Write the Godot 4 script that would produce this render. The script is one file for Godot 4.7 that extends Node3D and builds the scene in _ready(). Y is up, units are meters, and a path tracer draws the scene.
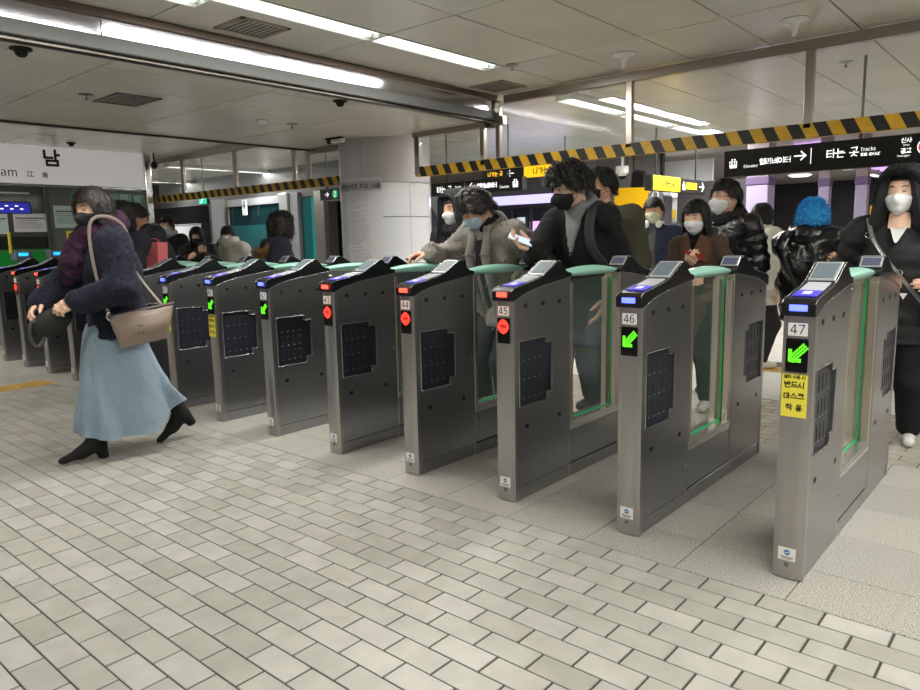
extends Node3D
# A subway ticket gate hall. x runs along the row of gates, y is up, the gate fronts stand at z = 0 and passengers come from -z.

const GP := 0.663      # spacing of the gates
const GW := 0.107      # width of a gate
const HI := 2.68       # upper ceiling
const LO := 2.44       # soffit
const ZP := -3.05      # plane of the glass partition
var rng := RandomNumberGenerator.new()
var mats := {}
var meshes := {}
var names := {}
var nz := FastNoiseLite.new()

class MB:
	var v := PackedVector3Array()
	var n := PackedVector3Array()
	var ix := PackedInt32Array()
	func tri(a: Vector3, b: Vector3, c: Vector3) -> void:   # counter-clockwise seen from outside
		var nn := (b - a).cross(c - a).normalized()
		var k := v.size()
		v.append(a); v.append(b); v.append(c)
		n.append(nn); n.append(nn); n.append(nn)
		ix.append(k); ix.append(k + 2); ix.append(k + 1)
	func quad(a: Vector3, b: Vector3, c: Vector3, d: Vector3) -> void:
		var nn := (c - a).cross(d - b).normalized()
		var k := v.size()
		v.append(a); v.append(b); v.append(c); v.append(d)
		for i in 4: n.append(nn)
		ix.append(k); ix.append(k + 2); ix.append(k + 1)
		ix.append(k); ix.append(k + 3); ix.append(k + 2)
	func box(c: Vector3, s: Vector3, bev := 0.0, bas := Basis.IDENTITY) -> void:
		var h := s * 0.5
		var P := func(x: float, y: float, z: float) -> Vector3: return c + bas * Vector3(x, y, z)
		if bev <= 0.0:
			var q := []
			for k in 8: q.append(P.call(h.x * (1 if k & 1 else -1), h.y * (1 if k & 2 else -1), h.z * (1 if k & 4 else -1)))
			quad(q[4], q[5], q[7], q[6]); quad(q[1], q[0], q[2], q[3]); quad(q[5], q[1], q[3], q[7])
			quad(q[0], q[4], q[6], q[2]); quad(q[6], q[7], q[3], q[2]); quad(q[0], q[1], q[5], q[4])
			return
		var b := minf(bev, minf(h.x, minf(h.y, h.z)) * 0.98)
		var fx := []; var fy := []; var fz := []
		for k in 8:
			var sg := Vector3(1 if k & 1 else -1, 1 if k & 2 else -1, 1 if k & 4 else -1)
			fx.append(P.call(sg.x * h.x, sg.y * (h.y - b), sg.z * (h.z - b)))
			fy.append(P.call(sg.x * (h.x - b), sg.y * h.y, sg.z * (h.z - b)))
			fz.append(P.call(sg.x * (h.x - b), sg.y * (h.y - b), sg.z * h.z))
		quad(fz[4], fz[5], fz[7], fz[6]); quad(fz[1], fz[0], fz[2], fz[3])
		quad(fx[5], fx[1], fx[3], fx[7]); quad(fx[0], fx[4], fx[6], fx[2])
		quad(fy[6], fy[7], fy[3], fy[2]); quad(fy[0], fy[1], fy[5], fy[4])
		quad(fz[5], fx[5], fx[7], fz[7]); quad(fx[4], fz[4], fz[6], fx[6]); quad(fx[1], fz[1], fz[3], fx[3]); quad(fz[0], fx[0], fx[2], fz[2])
		quad(fz[6], fz[7], fy[7], fy[6]); quad(fy[4], fy[5], fz[5], fz[4]); quad(fz[3], fz[2], fy[2], fy[3]); quad(fy[1], fy[0], fz[0], fz[1])
		quad(fx[7], fx[3], fy[3], fy[7]); quad(fx[1], fx[5], fy[5], fy[1]); quad(fx[2], fx[6], fy[6], fy[2]); quad(fx[4], fx[0], fy[0], fy[4])
		for k in 8:
			var neg := (0 if k & 1 else 1) + (0 if k & 2 else 1) + (0 if k & 4 else 1)
			if neg % 2 == 0: tri(fx[k], fy[k], fz[k])
			else: tri(fx[k], fz[k], fy[k])
	func prism(poly: PackedVector2Array, d0: float, d1: float, xf := Transform3D.IDENTITY, smooth_sides := false) -> void:
		var p := poly.duplicate()
		if Geometry2D.is_polygon_clockwise(p): p.reverse()
		var t := Geometry2D.triangulate_polygon(p)
		for k in range(0, t.size(), 3):
			var a := p[t[k]]; var b := p[t[k + 1]]; var c := p[t[k + 2]]
			if (b - a).cross(c - a) < 0.0:
				var w := b; b = c; c = w
			tri(xf * Vector3(a.x, a.y, d1), xf * Vector3(b.x, b.y, d1), xf * Vector3(c.x, c.y, d1))
			tri(xf * Vector3(a.x, a.y, d0), xf * Vector3(c.x, c.y, d0), xf * Vector3(b.x, b.y, d0))
		for k in p.size():
			var a := p[k]; var b := p[(k + 1) % p.size()]
			quad(xf * Vector3(a.x, a.y, d0), xf * Vector3(b.x, b.y, d0), xf * Vector3(b.x, b.y, d1), xf * Vector3(a.x, a.y, d1))
	func indexed(vs: PackedVector3Array, tris: PackedInt32Array) -> void:   # tris counter-clockwise; smooth normals
		var k := v.size()
		var ns := PackedVector3Array(); ns.resize(vs.size())
		for i in range(0, tris.size(), 3):
			var a := tris[i]; var b := tris[i + 1]; var c := tris[i + 2]
			var f := (vs[b] - vs[a]).cross(vs[c] - vs[a])
			ns[a] += f; ns[b] += f; ns[c] += f
			ix.append(k + a); ix.append(k + c); ix.append(k + b)
		for i in vs.size():
			v.append(vs[i]); n.append(ns[i].normalized() if ns[i].length_squared() > 1e-20 else Vector3.UP)
	func grid(nu: int, nv: int, f: Callable, closed := false) -> void:   # u across, v up: counter-clockwise
		var vs := PackedVector3Array(); var ts := PackedInt32Array()
		for j in nv + 1:
			for i in (nu if closed else nu + 1): vs.append(f.call(float(i) / nu, float(j) / nv))
		var w := nu if closed else nu + 1
		for j in nv:
			for i in nu:
				var i2 := (i + 1) % w
				var a := j * w + i; var b := j * w + i2; var c := (j + 1) * w + i2; var d := (j + 1) * w + i
				ts.append_array([a, b, c, a, c, d])
		indexed(vs, ts)
	func tube(pts: PackedVector3Array, rad, sides := 8, flat := 1.0, side_dir := Vector3.ZERO) -> void:
		var vs := PackedVector3Array(); var ts := PackedInt32Array()
		var up := Vector3(0.31, 0.9, 0.2)
		var m := pts.size()
		for i in m:
			var d := (pts[mini(i + 1, m - 1)] - pts[maxi(i - 1, 0)]).normalized()
			var x := (side_dir if side_dir != Vector3.ZERO else up).cross(d)
			if x.length() < 0.05: x = Vector3(1, 0.1, 0).cross(d)
			x = x.normalized(); var y := d.cross(x).normalized()
			if side_dir == Vector3.ZERO: up = y
			var r: float = rad[i] if rad is Array or rad is PackedFloat32Array else rad
			for k in sides:
				var a := TAU * k / sides
				vs.append(pts[i] + x * cos(a) * r + y * sin(a) * r * flat)
		for i in m - 1:
			for k in sides:
				var k2 := (k + 1) % sides
				ts.append_array([i * sides + k, i * sides + k2, (i + 1) * sides + k2, i * sides + k, (i + 1) * sides + k2, (i + 1) * sides + k])
		var c0 := vs.size(); vs.append(pts[0]); vs.append(pts[m - 1])
		for k in sides:
			var k2 := (k + 1) % sides
			ts.append_array([c0, k2, k, c0 + 1, (m - 1) * sides + k, (m - 1) * sides + k2])
		indexed(vs, ts)
	func lathe(prof: PackedVector2Array, segs: int, xf := Transform3D.IDENTITY) -> void:   # profile from the bottom up, (radius, height)
		var f := func(u: float, w: float) -> Vector3:
			var q := prof[roundi(w * (prof.size() - 1))]
			return xf * Vector3(cos(-u * TAU) * q.x, q.y, sin(-u * TAU) * q.x)
		grid(segs, prof.size() - 1, f, true)
	func ball(c: Vector3, r: Vector3, nu := 12, nv := 8, bas := Basis.IDENTITY) -> void:
		var f := func(u: float, w: float) -> Vector3:
			var e := (w - 0.5) * PI
			return c + bas * (Vector3(cos(-u * TAU) * cos(e), sin(e), sin(-u * TAU) * cos(e)) * r)
		grid(nu, nv, f, true)
	func mesh() -> ArrayMesh:
		var m := ArrayMesh.new(); var a := []; a.resize(Mesh.ARRAY_MAX)
		a[Mesh.ARRAY_VERTEX] = v; a[Mesh.ARRAY_NORMAL] = n; a[Mesh.ARRAY_INDEX] = ix
		m.add_surface_from_arrays(Mesh.PRIMITIVE_TRIANGLES, a)
		return m

# ---------------------------------------------------------------- materials
func ntex(freq: float, lo: float, hi: float, tint := Color.WHITE, seedv := 1, oct := 4, size := 512, edge := 0.0) -> NoiseTexture2D:
	var key := "t%f %f %f %s %d" % [freq, lo, hi, tint, seedv]
	if mats.has(key): return mats[key]
	var fn := FastNoiseLite.new(); fn.seed = seedv; fn.frequency = freq; fn.fractal_octaves = oct; fn.noise_type = FastNoiseLite.TYPE_SIMPLEX_SMOOTH
	var t := NoiseTexture2D.new(); t.width = size; t.height = size; t.seamless = true; t.noise = fn
	var g := Gradient.new(); g.set_color(0, Color(lo, lo, lo) * tint); g.set_color(1, Color(hi, hi, hi) * tint)
	if edge > 0.0:
		g.set_offset(0, edge); g.set_offset(1, 1.0 - edge)
	t.color_ramp = g
	mats[key] = t
	return t
func bump(freq: float, strength: float, seedv := 1, size := 512) -> NoiseTexture2D:
	var key := "b%f %f %d" % [freq, strength, seedv]
	if mats.has(key): return mats[key]
	var fn := FastNoiseLite.new(); fn.seed = seedv; fn.frequency = freq; fn.fractal_octaves = 4
	var t := NoiseTexture2D.new(); t.width = size; t.height = size; t.seamless = true; t.noise = fn; t.as_normal_map = true; t.bump_strength = strength
	mats[key] = t
	return t
func mt(key: String, c = Color.WHITE, rough := 0.6, metal := 0.0) -> StandardMaterial3D:
	if mats.has(key): return mats[key]
	var m := StandardMaterial3D.new()
	m.albedo_color = c; m.roughness = rough; m.metallic = metal
	mats[key] = m
	return m
func c8(r: float, g: float, b: float) -> Color: return Color(r / 255.0, g / 255.0, b / 255.0)
func grain(m: StandardMaterial3D, tex: Texture2D, scale: Vector3, world := true) -> StandardMaterial3D:
	m.albedo_texture = tex; m.uv1_triplanar = true; m.uv1_world_triplanar = world; m.uv1_scale = scale
	return m
func glow(key: String, c: Color, e: float) -> StandardMaterial3D:
	if mats.has(key): return mats[key]
	var m := mt(key, c, 0.5); m.emission_enabled = true; m.emission = c; m.emission_energy_multiplier = e
	return m
func cloth(key: String, c: Color, rough := 0.9, fr := 0.05, amount := 0.12, sheen := 0.0) -> StandardMaterial3D:
	if mats.has(key): return mats[key]
	var m := mt(key, c, rough)
	grain(m, ntex(fr, 1.0 - amount * 2.0, 1.0, Color.WHITE, 5), Vector3(3, 3, 3), false)
	m.normal_enabled = true; m.normal_texture = bump(0.12, 3.0, 9); m.normal_scale = 0.35
	if sheen > 0.0:
		m.rim_enabled = true; m.rim = sheen; m.rim_tint = 0.6
	return m

# ---------------------------------------------------------------- nodes
func numbered(s: String) -> String:
	if not names.has(s):
		names[s] = 0
		return s
	names[s] += 1
	return "%s_%03d" % [s, names[s]]
func inst(called: String, mesh: Mesh, m: Material, parent: Node3D, at := Transform3D.IDENTITY) -> MeshInstance3D:
	var o := MeshInstance3D.new(); o.name = called; o.mesh = mesh; o.material_override = m; o.transform = at
	parent.add_child(o, true)
	return o
func part(called: String, b: MB, m: Material, parent: Node3D, at := Transform3D.IDENTITY) -> MeshInstance3D:
	return inst(called, b.mesh(), m, parent, at)
func thing(called: String, label: String, category: String, at := Vector3.ZERO, turn := 0.0, group := "") -> Node3D:
	var o := Node3D.new(); o.name = numbered(called); add_child(o)
	o.position = at; o.rotation.y = turn
	o.set_meta("label", label); o.set_meta("category", category)
	if group: o.set_meta("group", group)
	return o
func struct(called: String, label: String, category := "") -> Node3D:
	var o := Node3D.new(); o.name = called; add_child(o)
	o.set_meta("kind", "structure"); o.set_meta("label", label); o.set_meta("category", category if category else called.get_slice("_", 0))
	return o
func T(x: float, y: float, z: float) -> Transform3D: return Transform3D(Basis.IDENTITY, Vector3(x, y, z))
func bx(c: Vector3, s: Vector3, bev := 0.0) -> MB:
	var b := MB.new(); b.box(c, s, bev)
	return b
func stuff(o: Node) -> void: o.set_meta("kind", "stuff")

# ---------------------------------------------------------------- lettering
const JAMO := {
	"ㄱ": [[0, 1, 1, 1], [1, 1, .9, 0]], "ㄴ": [[0, 1, 0, 0], [0, 0, 1, 0]], "ㄷ": [[1, 1, 0, 1], [0, 1, 0, 0], [0, 0, 1, 0]],
	"ㄹ": [[0, 1, 1, 1], [1, 1, 1, .5], [1, .5, 0, .5], [0, .5, 0, 0], [0, 0, 1, 0]], "ㅁ": [[0, 0, 1, 0], [1, 0, 1, 1], [1, 1, 0, 1], [0, 1, 0, 0]],
	"ㅂ": [[0, 1, 0, 0], [0, 0, 1, 0], [1, 0, 1, 1], [0, .5, 1, .5]], "ㅅ": [[.5, 1, 0, 0], [.42, .6, 1, 0]],
	"ㅇ": [[.5, 1, .85, .85], [.85, .85, 1, .5], [1, .5, .85, .15], [.85, .15, .5, 0], [.5, 0, .15, .15], [.15, .15, 0, .5], [0, .5, .15, .85], [.15, .85, .5, 1]],
	"ㅈ": [[0, 1, 1, 1], [.5, 1, 0, 0], [.45, .55, 1, 0]], "ㅊ": [[.3, 1, .7, 1], [0, .75, 1, .75], [.5, .75, 0, 0], [.45, .4, 1, 0]],
	"ㅋ": [[0, 1, 1, 1], [1, 1, .9, 0], [0, .52, 1, .52]], "ㅌ": [[1, 1, 0, 1], [0, 1, 0, 0], [0, 0, 1, 0], [0, .5, 1, .5]],
	"ㅏ": [[.25, 1.05, .25, -.05], [.25, .5, 1, .5]], "ㅓ": [[.75, 1.05, .75, -.05], [0, .5, .75, .5]], "ㅣ": [[.5, 1.05, .5, -.05]],
	"ㅔ": [[.45, 1, .45, 0], [0, .5, .45, .5], [1, 1.05, 1, -.05]], "ㅐ": [[0, 1, 0, 0], [0, .5, 1, .5], [1, 1.05, 1, -.05]], "ㅕ": [[.75, 1.05, .75, -.05], [0, .65, .75, .65], [0, .35, .75, .35]],
	"ㅗ": [[-.1, 0, 1.1, 0], [.5, 0, .5, 1]], "ㅛ": [[-.1, 0, 1.1, 0], [.3, 0, .3, 1], [.7, 0, .7, 1]], "ㅡ": [[-.1, .4, 1.1, .4]], "ㅜ": [[-.1, 1, 1.1, 1], [.5, 1, .5, 0]],
	"江": [[.05, .95, .2, .82], [0, .62, .16, .52], [.02, .05, .24, .35], [.4, .88, .98, .88], [.69, .88, .69, .08], [.32, .08, 1.02, .08]],
	"南": [[.1, .86, .9, .86], [.5, 1.02, .5, .68], [.12, .68, .12, 0], [.12, .68, .88, .68], [.88, .68, .88, 0], [.36, .62, .42, .5], [.64, .62, .58, .5], [.3, .45, .7, .45], [.3, .26, .7, .26], [.5, .45, .5, .02]],
	"乘": [[.3, .97, .75, 1], [.05, .8, .95, .8], [.5, .97, .5, 0], [.3, .72, .3, .45], [.7, .72, .7, .45], [.1, .6, .3, .6], [.7, .6, .9, .6], [.45, .4, .05, .05], [.55, .4, .95, .05]],
	"車": [[.15, .9, .85, .9], [.5, 1, .5, 0], [.22, .72, .78, .72], [.22, .72, .22, .34], [.78, .72, .78, .34], [.22, .53, .78, .53], [.22, .34, .78, .34], [.05, .17, .95, .17]],
	"の": [[.52, .85, .4, .2], [.4, .2, .2, .12], [.2, .12, .06, .4], [.06, .4, .2, .78], [.2, .78, .52, .92], [.52, .92, .85, .78], [.85, .78, .95, .45], [.95, .45, .82, .15], [.82, .15, .6, .02]],
	"り": [[.2, .95, .16, .45], [.16, .45, .3, .55], [.72, .95, .78, .5], [.78, .5, .66, .18], [.66, .18, .45, .02]], "ば": [[.12, .95, .06, .5], [.06, .5, .14, .05], [.36, .7, .86, .7], [.62, .92, .62, .16], [.62, .16, .42, .06], [.42, .06, .36, .2], [.36, .2, .62, .24], [.62, .24, .88, .06], [.86, .98, .92, .86], [.98, 1.02, 1.04, .9]],
	"→": [[0, .5, 1, .5], [.62, .9, 1, .5], [.62, .1, 1, .5]], "←": [[0, .5, 1, .5], [.38, .9, 0, .5], [.38, .1, 0, .5]], "|": [[.5, 1.1, .5, -.1]]}
const SYL := {"남": "ㄴㅏㅁ", "강": "ㄱㅏㅇ", "엘": "ㅇㅔㄹ", "리": "ㄹㅣ", "베": "ㅂㅔ", "이": "ㅇㅣ", "터": "ㅌㅓ", "타": "ㅌㅏ", "는": "ㄴㅡㄴ", "곳": "ㄱㅗㅅ", "열": "ㅇㅕㄹ", "차": "ㅊㅏ", "용": "ㅇㅛㅇ", "시": "ㅅㅣ",
	"반": "ㅂㅏㄴ", "드": "ㄷㅡ", "마": "ㅁㅏ", "스": "ㅅㅡ", "크": "ㅋㅡ", "착": "ㅊㅏㄱ", "여": "ㅇㅕ", "객": "ㄱㅐㄱ", "운": "ㅇㅜㄴ", "송": "ㅅㅗㅇ", "약": "ㅇㅏㄱ", "관": "ㄱㅗㅏㄴ", "주": "ㅈㅜ", "요": "ㅇㅛ", "내": "ㄴㅐ",
	"신": "ㅅㅣㄴ", "사": "ㅅㅏ", "광": "ㄱㅗㅏㅇ", "교": "ㄱㅛ", "나": "ㄴㅏ", "가": "ㄱㅏ"}
func strokes_of(ch: String) -> Array:
	if JAMO.has(ch): return JAMO[ch]
	if not SYL.has(ch): return []
	var j: String = SYL[ch]
	var out := []
	var put := func(g: String, x0: float, y0: float, x1: float, y1: float) -> void:
		for s in JAMO[g]: out.append([x0 + s[0] * (x1 - x0), y0 + s[1] * (y1 - y0), x0 + s[2] * (x1 - x0), y0 + s[3] * (y1 - y0)])
	var vowels := "ㅏㅓㅣㅔㅐㅕ"
	if j.length() == 4:
		put.call(j[0], .06, .62, .56, .98); put.call(j[1], .08, .42, .56, .56); put.call(j[2], .72, .4, .98, 1); put.call(j[3], .18, .02, .86, .28)
	elif vowels.contains(j[1]):
		if j.length() == 2:
			put.call(j[0], .04, .14, .54, .88); put.call(j[1], .68, .06, .98, .98)
		else:
			put.call(j[0], .06, .52, .54, .96); put.call(j[1], .68, .46, .98, 1); put.call(j[2], .18, .02, .88, .32)
	else:
		if j.length() == 2:
			put.call(j[0], .16, .5, .84, .96); put.call(j[1], .1, .1, .9, .36)
		else:
			put.call(j[0], .2, .66, .8, 1); put.call(j[1], .1, .42, .9, .58); put.call(j[2], .2, 0, .8, .28)
	return out
func hangul(b: MB, text: String, size: float, wt: float, xf: Transform3D, step := 1.08) -> float:   # letters from x = 0 to the right, base line at y = 0, facing +z
	var x := 0.0
	for ch in text:
		if ch == " ":
			x += size * 0.45
			continue
		for s in strokes_of(ch):
			var a := Vector2(x + s[0] * size, s[1] * size); var e := Vector2(x + s[2] * size, s[3] * size)
			var d := (e - a).normalized() * wt * 0.5; var q := Vector2(-d.y, d.x)
			a -= d; e += d
			b.prism(PackedVector2Array([a - q, e - q, e + q, a + q]), 0.0, 0.0012, xf)
		x += size * step
	return x
func latin(text: String, height: float, m: Material, parent: Node3D, at: Transform3D, called := "lettering", bold := false, mono := false) -> MeshInstance3D:
	var key := "L" + text + str(height) + str(bold)
	if not meshes.has(key):
		var t := TextMesh.new(); var f := SystemFont.new(); f.font_names = PackedStringArray(["Droid Sans Mono" if mono else "Droid Sans"])
		if bold: f.font_weight = 700
		t.font = f; t.text = text; t.font_size = 32; t.pixel_size = height / 24.0; t.depth = 0.0012
		t.horizontal_alignment = HORIZONTAL_ALIGNMENT_CENTER
		meshes[key] = t
	return inst(called, meshes[key], m, parent, at)

# ---------------------------------------------------------------- light and camera
var cam: Camera3D
func camera_and_light() -> void:
	cam = Camera3D.new(); cam.name = "camera"; cam.position = Vector3(0.688, 1.299, 2.7175); cam.rotation = Vector3(-0.1483, 0.7146, -0.0209)
	cam.fov = 2.0 * rad_to_deg(atan(345.0 / 712.9)); cam.near = 0.05; cam.far = 100.0
	add_child(cam)
	var e := Environment.new()
	e.background_mode = Environment.BG_COLOR; e.background_color = Color(0, 0, 0)
	e.tonemap_mode = Environment.TONE_MAPPER_LINEAR; e.tonemap_exposure = 1.0
	e.sdfgi_enabled = true; e.ssao_enabled = true; e.ssil_enabled = true
	var w := WorldEnvironment.new(); w.name = "world"; w.environment = e; add_child(w)
const LAMP := Color(1.0, 0.988, 0.948)
func lamp_light(parent: Node3D, at: Vector3, size: Vector2, energy: float, c: Color, aim := Basis.IDENTITY) -> void:
	var l := AreaLight3D.new(); l.name = "light"; l.area_size = size; l.light_energy = energy; l.light_color = c
	l.transform = Transform3D(aim, at); l.shadow_enabled = true; l.set("area_range", 40.0)
	parent.add_child(l)
const DOWN := Basis(Vector3(1, 0, 0), Vector3(0, 0, -1), Vector3(0, 1, 0))   # local -z looks down
func in_view(p: Vector3) -> float:   # distance if the point falls in the frame, else -1
	var q := cam.transform.affine_inverse() * p
	if q.z > -0.1 or absf(q.x / q.z) > 0.66 or absf(q.y / q.z) > 0.5: return -1.0
	return -q.z

# ---------------------------------------------------------------- floor
func floor_build() -> void:
	var f := struct("floor", "grey tiled station floor with granite band under the gates")
	part("bed", bx(Vector3(-6, -0.055, -6), Vector3(27, 0.1, 30)), grain(mt("grout", c8(84, 80, 73), 0.9), ntex(0.05, 0.8, 1.0), Vector3(1, 1, 1)), f)
	var TL := 0.205; var TW := 0.1015
	var tile := MB.new(); tile.box(Vector3(0, -0.006, 0), Vector3(TL - 0.009, 0.012, TW - 0.0055), 0.0012)
	var tm := tile.mesh()
	var tms := []
	var tones := [c8(185, 183, 176), c8(179, 178, 171), c8(190, 188, 182), c8(174, 172, 164), c8(182, 182, 174)]
	for k in 5:
		var m := mt("tile%d" % k, tones[k], 0.36)
		grain(m, ntex(0.012, 0.9, 1.0, Color.WHITE, 3), Vector3(0.9, 0.9, 0.9)); m.normal_enabled = true; m.normal_texture = bump(0.03, 2.0, 4); m.normal_scale = 0.12
		tms.append(m)
	var spots := []
	for r in range(0, 39):
		for k in range(-62, 16):
			var x := 0.126 + TL * 0.5 + TL * k + (TL * 0.5 if r % 2 else 0.0)
			var p := Vector3(x, 0, 0.178 + TW * (r + 0.5))
			var d := in_view(p)
			spots.append([1.0 / (d * d * d) if d > 0 else 0.0, p, rng.randi() % 5])
	spots.sort_custom(func(a, b): return a[0] > b[0])
	var rest := []
	for k in 5: rest.append(MB.new())
	for i in spots.size():
		var p: Vector3 = spots[i][1]; var k: int = spots[i][2]
		p.y = rng.randf_range(-0.0008, 0.0004)
		if i < 300:
			inst("tile", tm, tms[k], f, Transform3D(Basis.from_euler(Vector3(rng.randf_range(-.0025, .0025), rng.randf_range(-.003, .003), rng.randf_range(-.0015, .0015))), p))
		else: rest[k].box(p + Vector3(0, -0.006, 0), Vector3(TL - 0.009, 0.012, TW - 0.0055), 0.0012)
	for k in 5: stuff(part("farther_tiles", rest[k], tms[k], f))
	# granite slabs that carry the gates
	var gms := []
	for k in 3:
		var g := mt("granite%d" % k, [c8(220, 217, 208), c8(217, 214, 206), c8(223, 220, 212)][k], 0.5)
		grain(g, ntex(0.24, 0.5, 1.0, Color.WHITE, 11 + k, 2, 512, 0.4), Vector3(1.8, 1.8, 1.8)); gms.append(g)
	var xs := []
	for k in range(-26, 6): xs.append(-0.01 + 0.415 * k)
	var zs := [0.176, -0.13, -0.54, -0.95, -1.36, -1.76]
	for i in xs.size() - 1:
		for j in zs.size() - 1:
			var s := Vector3(0.415 - 0.004, 0.014, zs[j] - zs[j + 1] - 0.004)
			var key := "slab%d" % j
			if not meshes.has(key): meshes[key] = bx(Vector3(0, -0.007, 0), s, 0.0015).mesh()
			inst("granite_slab", meshes[key], gms[rng.randi() % 3], f, T(xs[i] + 0.2075, 0, (zs[j] + zs[j + 1]) * 0.5))
	# pavers and large slabs behind the gates
	var pv := [MB.new(), MB.new(), MB.new()]
	for r in 12:
		for k in range(-46, 12):
			pv[rng.randi() % 3].box(Vector3(TL * k + (TL * 0.5 if r % 2 else 0.0), -0.006, -1.76 - TW * (r + 0.5)), Vector3(TL - 0.006, 0.012, TW - 0.006), 0.0012)
	for k in 3: stuff(part("rear_pavers", pv[k], grain(mt("paver%d" % k, [c8(186, 181, 170), c8(176, 171, 160), c8(180, 170, 156)][k], 0.45), ntex(0.012, 0.88, 1.0, Color.WHITE, 3), Vector3(1, 1, 1)), f))
	var fs := [MB.new(), MB.new()]
	for i in range(-27, 12):
		for j in 25:
			var z := -2.98 - 0.6 * j - 0.3
			if z < -4.0 and z > -4.6: continue
			fs[rng.randi() % 2].box(Vector3(i * 0.6, -0.007, z + (0.07 if j >= 3 else 0.0) - 0.02), Vector3(0.596, 0.014, 0.596), 0.0015)
	for k in 2: stuff(part("far_slabs", fs[k], mt("farslab%d" % k, [c8(206, 204, 198), c8(198, 196, 191)][k], 0.4), f))
	# yellow tactile paving
	var tac := MB.new(); tac.box(Vector3(0, -0.006, 0), Vector3(0.296, 0.012, 0.296), 0.002)
	for k in 4: tac.box(Vector3(-0.105 + 0.07 * k, 0.002, 0), Vector3(0.032, 0.006, 0.27), 0.0025)
	var tacm := tac.mesh(); var ym := grain(mt("tactile", c8(214, 176, 92), 0.7), ntex(0.02, 0.85, 1.0), Vector3(1, 1, 1))
	for k in 11: inst("tactile_tile", tacm, ym, f, T(-6.81, 0.004, 0.33 + 0.3 * k))
	for k in range(-30, 10): inst("tactile_tile", tacm, ym, f, Transform3D(Basis(Vector3.UP, PI / 2), Vector3(-0.1 + 0.3 * k, 0, -4.3)))

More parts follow.
